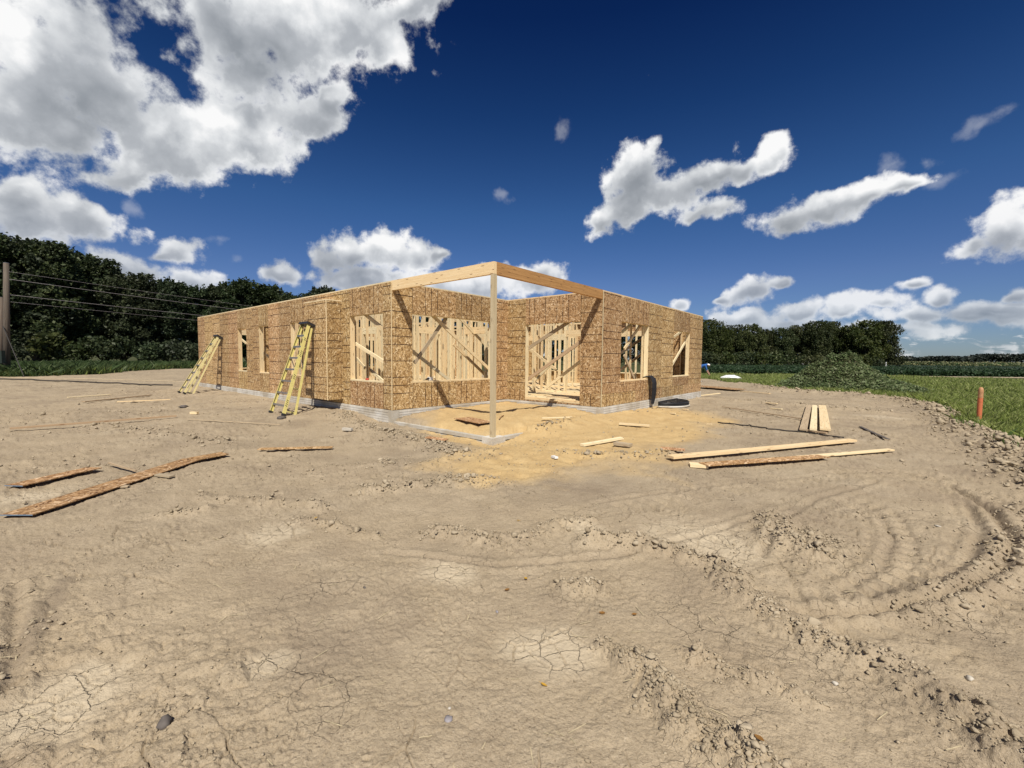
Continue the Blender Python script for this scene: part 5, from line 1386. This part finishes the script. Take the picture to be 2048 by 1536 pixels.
def plant(kind, leaf, i, px, top, depth, label, group, wide=1.0, name=None):
    tk, cr, h0 = PROTO[(kind, leaf)][i % len(PROTO[(kind, leaf)])]
    p = at_depth(px, top, depth); h = p[2] * (0.935 if kind == 'tall' else 1.0); s = h / h0
    root = empty(name or ('woodland_tree' if kind == 'tall' else 'field_tree'), (p[0], p[1], 0), random.uniform(0, 6.28))
    tag(root, label, 'tree', group)
    sx_ = s * wide
    for nm, me in (('trunk', tk), ('crown', cr)):
        inst(nm, me, root, scale=(sx_, sx_, s))
    return root
def prof(pts, x):
    return float(np.interp(x, [p[0] for p in pts], [p[1] for p in pts]))
TOP_L = ((-160, 455), (0, 476), (60, 488), (105, 498), (150, 513), (200, 532), (234, 560), (265, 553), (300, 574), (337, 564), (385, 578), (431, 571), (488, 563), (520, 569), (560, 588), (600, 598), (645, 574), (680, 590), (760, 622), (900, 628), (1300, 640))
DEP_L = ((-160, 70), (0, 76), (400, 100), (680, 112), (1300, 135))
xs = [-150, -95, -45, 2, 48, 88, 118, 150, 192, 232, 264, 300, 337, 378, 428, 466, 492, 530, 570, 608, 645, 684]
for i, x in enumerate(xs):
    k = sum(1 for q in xs[:i + 1] if q > -20) 
    lab = f'{ORD[k - 1]} tree from the left in the front row of the dark wood' if x > -20 else f'{ORD[i]} of the dark wood trees hidden behind and left of the utility pole'
    plant('tall', 'leaf_wood', i * 3 + (i // 4), x + random.uniform(-6, 6), prof(TOP_L, x) + random.uniform(-3, 4), prof(DEP_L, x) + random.uniform(-3, 3), lab, 'trees of the dark wood left of the house', 1.15 + 0.2 * random.random())
for i, x in enumerate(range(-130, 700, 46)):
    plant('tall', 'leaf_wood', i * 2 + 1, x + random.uniform(-10, 10), prof(TOP_L, x) + random.uniform(6, 18), prof(DEP_L, x) + random.uniform(9, 16), f'{ORD[i]} tree from the left in the shaded second row of the dark wood', 'trees of the dark wood left of the house', 1.35)
for i, x in enumerate(range(735, 1330, 42)):
    plant('tall', 'leaf_wood', i * 2, x + random.uniform(-10, 10), prof(TOP_L, x) + random.uniform(-3, 6), prof(DEP_L, x), f'{ORD[i]} tree from the left in the row glimpsed through the house openings', 'trees seen through the house frame', 1.5)
TOP_R = ((1340, 640), (1407, 634), (1466, 640), (1495, 643), (1520, 642), (1559, 649), (1593, 631), (1630, 630), (1661, 636), (1690, 634), (1730, 631), (1764, 631), (1788, 646))
xr = [1345, 1378, 1410, 1442, 1470, 1502, 1530, 1562, 1594, 1630, 1662, 1695, 1732, 1766]
for i, x in enumerate(xr):
    k = i - 1
    plant('broad', 'leaf_oak', i * 3 + i // 3, x, prof(TOP_R, x) + (0, 9, 2, 13, 5)[i % 5] * (x < 1720), 128 + random.uniform(-4, 6), f'{ORD[max(k - 1, 0)]} tree from the left in the clump right of the house' if i > 1 else f'{ORD[i]} tree of the right hand clump hidden behind the house corner', 'trees of the clump right of the house', 0.80 + 0.2 * random.random())
for i, x in enumerate(range(1360, 1760, 40)):
    plant('broad', 'leaf_oak', i * 2 + 1, x, prof(TOP_R, x) + random.uniform(14, 26), 140, f'{ORD[i]} tree from the left in the shaded second row of the right clump', 'trees of the clump right of the house', 1.15)
# brush along the foot of both woods
def shrub(px, py_top, depth, w, leaf, label, seed, name='shrub', group=None, dens=900):
    g = np.random.default_rng(seed); p = at_depth(px, py_top, depth); h = max(p[2], 0.6)
    C_ = []
    for k in range(7):
        c = np.array([g.uniform(-.6, .6) * w, g.uniform(-.5, .5) * w * .7, h * g.uniform(0.3, 0.75)]); r = g.uniform(0.28, 0.42) * min(w, h)
        d = rand_dirs(dens // 7, g); C_.append(c + d * r * g.uniform(0.6, 1.1, (dens // 7, 1)) * (1.2, 1.2, 1))
    C_ = np.vstack(C_); C_[:, 2] = np.clip(C_[:, 2], 0.05, h)
    V, Fc = leaf_cloud(C_, 0.045 * h + 0.06, g)
    root = empty(name, (p[0], p[1], 0), 0); tag(root, label, 'shrub', group)
    mb = MB()
    for k in range(4): a = k * 1.6; mb.tube([(0, 0, 0), (0.25 * w * math.cos(a), 0.25 * w * math.sin(a), h * 0.6)], [0.05, 0.02], 5)
    mb.build('stem', M['bark'], root); inst('foliage', from_arrays('foliage', V, Fc, M[leaf], smooth=False), root)
shrub(92, 672, 64, 2.9, 'leaf_oak', 'sunlit round shrub in front of the wood, nearest the utility pole', 301, dens=1600)
shrub(222, 688, 78, 4.2, 'leaf_wood', 'dark shrub at the foot of the wood, second from the utility pole', 302, dens=1500)
for i, x in enumerate((-40, 20, 150, 300, 350, 395, 440)):
    shrub(x, 700 + random.uniform(-8, 6), prof(DEP_L, x) - 8, 4.5, 'leaf_wood', f'{ORD[i]} low dark bush from the left along the foot of the wood', 310 + i, 'bush', 'bushes along the foot of the wood')
for i, x in enumerate(range(1400, 1790, 30)):
    shrub(x, 699 + random.uniform(-7, 5), 118, 4.2, 'leaf_oak' if i % 3 else 'leaf_wood', f'{ORD[i]} low bush from the left along the foot of the right clump', 330 + i, 'bush', 'bushes along the foot of the right clump', 700)
# far wood on the horizon at the right
def far_wood():
    C_ = []
    g = np.random.default_rng(5)
    for x in np.arange(1740, 2320, 3.2):
        top = np.interp(x, [1740, 1790, 1815, 1830, 1860, 1900, 1920, 1960, 1990, 2010, 2048, 2320], [702, 701, 699.5, 701, 699, 697, 700, 693, 691, 692, 689, 684]) + g.normal(0, 0.9)
        D_ = 640 + g.uniform(-25, 25); p = at_depth(x, top, D_); n = 130
        c = np.array([p[0], p[1], 0]); hh = p[2]
        C_.append(c + np.stack([g.normal(0, 3.2, n), g.normal(0, 4, n), hh * (1 - np.abs(g.normal(0, 0.33, n)).clip(0, 1))], -1))
    V, Fc = leaf_cloud(np.vstack(C_), 1.5, g)
    o = inst('far_wood', from_arrays('far_wood', V, Fc, M['leaf_far'], smooth=False)); tag(o, kind='stuff')
far_wood()

# ---- grass and weeds: blades as single faces
def blades(name, n, a0, a1, r0, r1, hfun, wfun, mat, keep, seed, bend=0.35, power=1.0):
    g = np.random.default_rng(seed)
    a = np.radians(g.uniform(a0, a1, n)); r = r0 * (r1 / r0) ** (g.uniform(0, 1, n) ** power)
    x, y = r * np.sin(a), r * np.cos(a); gr, sd_, sdist = masks(x, y)
    ok = keep(x, y, gr, sdist, g); x, y, r = x[ok], y[ok], r[ok]; n = len(x)
    z = base_height(x, y); h = hfun(r, n, g) * (0.65 + 0.7 * vnoise(x * 0.6, y * 0.6, 3)); w = wfun(r, n, g)
    t = g.uniform(0, 6.28, n); d = np.stack([np.cos(t), np.sin(t)], -1); bt = g.uniform(0, 6.28, n); bl = np.abs(g.normal(0, bend, n)) * h
    V = np.empty((n, 4, 3)); b = np.stack([x, y, z - 0.02], -1)
    off = np.stack([np.cos(bt) * bl, np.sin(bt) * bl], -1)
    V[:, 0] = b; V[:, 0, :2] -= d * w[:, None]; V[:, 1] = b; V[:, 1, :2] += d * w[:, None]
    V[:, 2] = b; V[:, 2, :2] += off * 0.45 + d * w[:, None] * 0.7; V[:, 2, 2] += h * 0.62
    V[:, 3] = b; V[:, 3, :2] += off; V[:, 3, 2] += h
    me = from_arrays(name, V.reshape(-1, 3), np.arange(n * 4).reshape(n, 4), M[mat], smooth=False)
    o = inst(name, me); tag(o, kind='stuff'); return o
W_px = lambda k: (lambda r, n, g: k * r * g.uniform(0.6, 1.3, n))
blades('meadow_grass', 260000, 20, 64, 9.0, 62, lambda r, n, g: g.uniform(0.10, 0.29, n), lambda r, n, g: (0.0025 + 0.00042 * r) * g.uniform(0.6, 1.3, n), 'grass', lambda x, y, gr, sd, g: (gr > 0.6) & (x > 0) & (y < 47), 401, power=0.8, bend=0.6)
blades('plot_edge_weeds', 22000, 18, 62, 8.5, 45, lambda r, n, g: g.uniform(0.06, 0.24, n), lambda r, n, g: (0.005 + 0.0006 * r) * g.uniform(0.6, 1.5, n), 'leaf_weed', lambda x, y, gr, sd, g: (sd > -0.25) & (sd < 1.4) & (x > 0) & (g.uniform(0, 1, x.size) < 0.5), 402, bend=0.6)
blades('tall_weeds', 110000, -64, -22, 30, 84, lambda r, n, g: g.uniform(0.28, 0.85, n), lambda r, n, g: (0.006 + 0.00055 * r) * g.uniform(0.6, 1.4, n), 'leaf_weed', lambda x, y, gr, sd, g: (gr > 0.55) & (x < 0) & ((y < 68) | (y > 74)), 403, bend=0.7, power=0.9)
blades('yellow_grass', 26000, -64, -20, 30, 84, lambda r, n, g: g.uniform(0.25, 0.6, n), lambda r, n, g: (0.005 + 0.0006 * r) * g.uniform(0.6, 1.4, n), 'grass', lambda x, y, gr, sd, g: (gr > 0.45) & (x < 0) & ((y < 68) | (y > 74)), 404, bend=0.5, power=1.0)

M['mound_earth'] = plain('dark weedy earth', (0.055, 0.052, 0.028), 0.95, 0.1, var=0.4, scale=3)
# ---- the overgrown mound
def mound():
    g = np.random.default_rng(77); c = np.array([18.35, 23.2]); ta = math.atan2(c[0], c[1])
    ex, ey = np.array([math.cos(ta), -math.sin(ta)]), np.array([math.sin(ta), math.cos(ta)])
    def hgt(a, b): 
        s = 2.0 * np.exp(-((a + 0.25) / 1.5) ** 2 - (b / 1.5) ** 2) + 0.42 * np.exp(-((a - 1.9) / 1.15) ** 2 - ((b + .1) / 1.4) ** 2) + 0.75 * np.exp(-((a + 2.1) / 1.2) ** 2 - (b / 1.2) ** 2)
        return s * (0.9 + 0.25 * fbm(a * 1.1, b * 1.1, 3, 8)) - 0.1
    root = empty('overgrown_mound', (c[0], c[1], 0)); tag(root, 'earth mound overgrown with leafy green weeds at the edge of the grass', 'mound')
    A_, B_ = np.meshgrid(np.linspace(-5, 5, 60), np.linspace(-3.6, 3.6, 40), indexing='ij'); Z = hgt(A_, B_)
    V = np.stack([A_ * ex[0] + B_ * ey[0], A_ * ex[1] + B_ * ey[1], np.maximum(Z - 0.10, -0.15)], -1).reshape(-1, 3)
    idx = np.arange(2400).reshape(60, 40); q = np.stack([idx[:-1, :-1], idx[:-1, 1:], idx[1:, 1:], idx[1:, :-1]], -1).reshape(-1, 4)[:, ::-1]
    inst('earth', from_arrays('earth', V, q, M['mound_earth']), root)
    n = 62000; a, b = g.uniform(-4.6, 4.6, n), g.uniform(-3.2, 3.2, n); z = hgt(a, b); ok = (z > 0.0) & (g.uniform(0, 1, n) < sstep(0.0, 0.2, z)); a, b, z = a[ok], b[ok], z[ok]
    # clumps that rise and hang unevenly
    z = z + 0.16 * fbm(a * 2.2, b * 2.2, 3, 12) + g.uniform(-0.10, 0.12, a.size) + 0.18 * (g.uniform(0, 1, a.size) < 0.05) * g.uniform(0, 1, a.size)
    P = np.stack([a * ex[0] + b * ey[0], a * ex[1] + b * ey[1], np.maximum(z, 0.03)], -1)
    V, Fc = leaf_cloud(P, 0.055, g, flat=1.1)
    o = inst('creeper', from_arrays('creeper', V, Fc, M['leaf_mound'], smooth=False), root); o['kind'] = 'stuff'
    m = 420; a, b = g.normal(-0.3, 0.9, m), g.normal(-0.2, 0.7, m); z = hgt(a, b); mb = MB()     # dry stalks near the top
    for i in range(m):
        p = np.array([a[i] * ex[0] + b[i] * ey[0], a[i] * ex[1] + b[i] * ey[1], z[i]]); d = g.normal(0, 0.10, 3); d[2] = g.uniform(0.08, 0.28)
        s_ = np.array([-d[1], d[0], 0]); s_ = s_ / (np.linalg.norm(s_) + 1e-6) * 0.007
        mb.quad([p - s_, p + s_, p + d])
    mb.build('dry_stalks', M['corn'], root)['kind'] = 'stuff'
mound()

# ---- fields beyond the grass
def field(name, px0, px1, d0, d1, zt, mat, seed, cell, leaf, nleaf, tassel=None):
    g = np.random.default_rng(seed)
    a0, a1 = math.atan2(*ray(px0, 720)[:2]), math.atan2(*ray(px1, 720)[:2])
    na, nd = 260, 60
    A_, D_ = np.meshgrid(np.linspace(a0, a1, na), d0 * (d1 / d0) ** np.linspace(0, 1, nd), indexing='ij')
    x, y = D_ * np.tan(A_), D_
    z = zt * (0.80 + 0.22 * fbm(x / cell, y / cell, 3, seed)) ; z[:, 0] = -0.05
    V = np.stack([x, y, z], -1).reshape(-1, 3); idx = np.arange(na * nd).reshape(na, nd)
    q = np.stack([idx[:-1, :-1], idx[1:, :-1], idx[1:, 1:], idx[:-1, 1:]], -1).reshape(-1, 4)
    o = inst(name, from_arrays(name, V, q, M[mat], smooth=False)); tag(o, kind='stuff')
    aa = g.uniform(a0, a1, nleaf); dd = d0 * (d1 / d0) ** (g.uniform(0, 1, nleaf) ** 1.6); x, y = dd * np.tan(aa), dd
    first = g.uniform(0, 1, nleaf) < 0.25; y = np.where(first, d0 + g.normal(0, 0.25, nleaf), y); x = np.where(first, y * np.tan(aa), x)
    z = np.where(first, g.uniform(0.02, zt, nleaf), zt * (0.85 + 0.22 * fbm(x / cell, y / cell, 3, seed)) + g.uniform(-.1, .12, nleaf) * zt)
    V, Fc = leaf_cloud(np.stack([x, y, z], -1), leaf, g); V = V.reshape(-1, 4, 3); V = V.reshape(-1, 3)
    o = inst(name + '_leaves', from_arrays(name + '_leaves', V, Fc, M[tassel or mat], smooth=False)); tag(o, kind='stuff')
field('bean_field', 1330, 2300, 48.5, 165, 0.55, 'leaf_bean', 501, 3.0, 0.13, 40000)
field('corn_field', 1730, 2400, 210, 330, 2.05, 'leaf_bean', 503, 5.0, 0.35, 9000, 'corn')
# bare strip between meadow and beans
mb = MB()
P0 = [(10, 47.2), (30, 46.6), (50, 45.6), (95, 43.0)]
for (x0, y0), (x1, y1) in zip(P0[:-1], P0[1:]):
    n = 10
    for k in range(n):
        f = lambda t: (x0 + (x1 - x0) * t, y0 + (y1 - y0) * t)
        a, b = f(k / n), f((k + 1) / n)
        mb.quad([(a[0], a[1] - 1.2, 0.05), (b[0], b[1] - 1.2, 0.05), (b[0], b[1] + 1.4, 0.07), (a[0], a[1] + 1.4, 0.07)])
tag(mb.build('dirt_path', M['clod']), kind='structure')

# ---- country road in front of the wood
mb, ml = MB(), MB()
RP = [at_depth(-300, 742, 62), at_depth(0, 742, 66), at_depth(400, 742, 76), at_depth(900, 742, 92)]
for a, b in zip(RP[:-1], RP[1:]):
    d = (b - a)[:2]; d /= np.linalg.norm(d); n = np.array([-d[1], d[0]])
    def P(p, o, z): return (p[0] + n[0] * o, p[1] + n[1] * o, z)
    mb.quad([P(a, -3.2, 0.10), P(b, -3.2, 0.10), P(b, 3.2, 0.16), P(a, 3.2, 0.16)])
    ml.quad([P(a, -2.9, 0.108), P(b, -2.9, 0.108), P(b, -2.72, 0.111), P(a, -2.72, 0.111)])
    ml.quad([P(a, 2.5, 0.159), P(b, 2.5, 0.159), P(b, 2.75, 0.161), P(a, 2.75, 0.161)])
rd = mb.build('country_road', M['asphalt']); tag(rd, kind='structure')
l_ = ml.build('edge_line', M['road_paint'], rd)

# ---- utility pole, stub pole and wires
def pole(px, py_top, depth, r, label, lean=(0, 0), name='utility_pole'):
    t = at_depth(px, py_top, depth); root = empty(name, (t[0] + lean[0], t[1] + lean[1], 0)); tag(root, label, 'pole')
    mb = MB(); mb.tube([(0, 0, -0.3), (-lean[0] * .5, -lean[1] * .5, t[2] / 2), (-lean[0], -lean[1], t[2])], [r * 1.2, r * 1.05, r * 0.88], 14); mb.build('shaft', M['pole'], root, smooth=True)
    mb = MB(); mb.tube([(-lean[0], -lean[1], t[2]), (-lean[0], -lean[1], t[2] + 0.02)], r * 0.9, 14); mb.build('top_plate', M['steel'], root)
    return root, t
PD = 31.0
pr0, t0 = pole(8, 545, PD, 0.165, 'weathered utility pole at the left edge carrying the wires', (-0.45, 0))
pole(0, 614, PD + 0.6, 0.11, 'dark stub pole standing close behind the utility pole', (-0.35, 0), 'stub_pole')
pr1, t1 = pole(1040, 668, 96, 0.16, 'distant utility pole hidden behind the house')
for k, (py, nm) in enumerate(((562, 'thin upper wire'), (577, 'second wire from the top'), (608, 'third wire from the top'), (622, 'lowest thin wire'))):
    a = at_depth(12, py, PD); b = np.array([t1[0], t1[1], t1[2] - 0.3 - 0.5 * k])
    pts = [a + (b - a) * s + np.array([0, 0, -1.1 * 4 * s * (1 - s) * 0.6]) for s in np.linspace(0, 1, 25)]
    mb = MB(); mb.tube(pts, 0.013 if k in (1, 2) else 0.008, 5); tag(mb.build('overhead_wire', M['stone'], smooth=True), f'{nm} running from the utility pole past the dark wood', 'wire', 'overhead wires')
a = at_depth(4, 672, PD - .25); b = at_depth(47, 757, PD - 1.5); b[2] = 0.0
mb = MB(); mb.tube([a, b], 0.028, 6); tag(mb.build('guy_wire', M['rubber']), 'dark guy rod slanting from the utility pole into the weeds', 'guy wire')
mb = MB(); mb.box(at_depth(3, 733, PD - 0.8), (1, 0, 0), (0, 1, 0), (0, 0, 1), 0.12, 0.12, 0.45); tag(mb.build('utility_pedestal', M['leaf_far'], bevel=0.03), 'small green pedestal box at the foot of the utility pole', 'pedestal')

# ---- white car beyond the bean field, white post at the end of the clump
def car():
    c = at_depth(1611, 716, 172); root = empty('parked_car', (c[0], c[1], 0.05), 0.25); tag(root, 'white car far off in front of the right clump, partly behind the mound', 'car')
    prof_ = [(-2.2, 0.45), (-2.15, 0.85), (-1.6, 0.95), (-0.95, 1.42), (0.55, 1.45), (1.25, 1.0), (2.05, 0.88), (2.2, 0.6), (2.15, 0.35), (-2.1, 0.32)]
    mb = MB(); L_ = [(x, -0.85 if z < 1.1 else -0.66, z) for x, z in prof_]; R_ = [(x, 0.85 if z < 1.1 else 0.66, z) for x, z in prof_]
    mb.quad(L_); mb.quad(R_[::-1])
    for i in range(len(prof_)): j = (i + 1) % len(prof_); mb.quad([L_[i], R_[i], R_[j], L_[j]])
    mb.build('body', M['white'], root, bevel=0.05)
    for s in (-1, 1):
        mb = MB(); q = [(-1.35, s * 0.80, 1.0), (-0.9, s * 0.69, 1.36), (0.5, s * 0.69, 1.38), (1.0, s * 0.80, 1.02)]; mb.quad(q if s < 0 else q[::-1]); mb.build('side_window', M['glass'], root)
        for x in (-1.35, 1.38):
            mb = MB(); mb.tube([(x, s * 0.70, 0.33), (x, s * 0.88, 0.33)], 0.33, 16); w_ = mb.build('wheel', M['black'], root)
            mb = MB(); mb.tube([(x, s * 0.885, 0.33), (x, s * 0.892, 0.33)], 0.2, 12); mb.build('rim', M['steel'], w_)
    mb = MB(); mb.quad([(1.22, -0.62, 1.03), (0.6, -0.6, 1.41), (0.6, 0.6, 1.41), (1.22, 0.62, 1.03)][::-1]); mb.build('windscreen', M['glass'], root)
car()
c = at_depth(1771, 712, 120); mb = MB(); mb.tube([(0, 0, 0), (0, 0, 1.55), (0, 0, 1.6)], [0.13, 0.13, 0.06], 10); o = mb.build('white_post', M['white']); o.location = (c[0], c[1], 0)
tag(o, 'small white post at the right end of the tree clump', 'post')
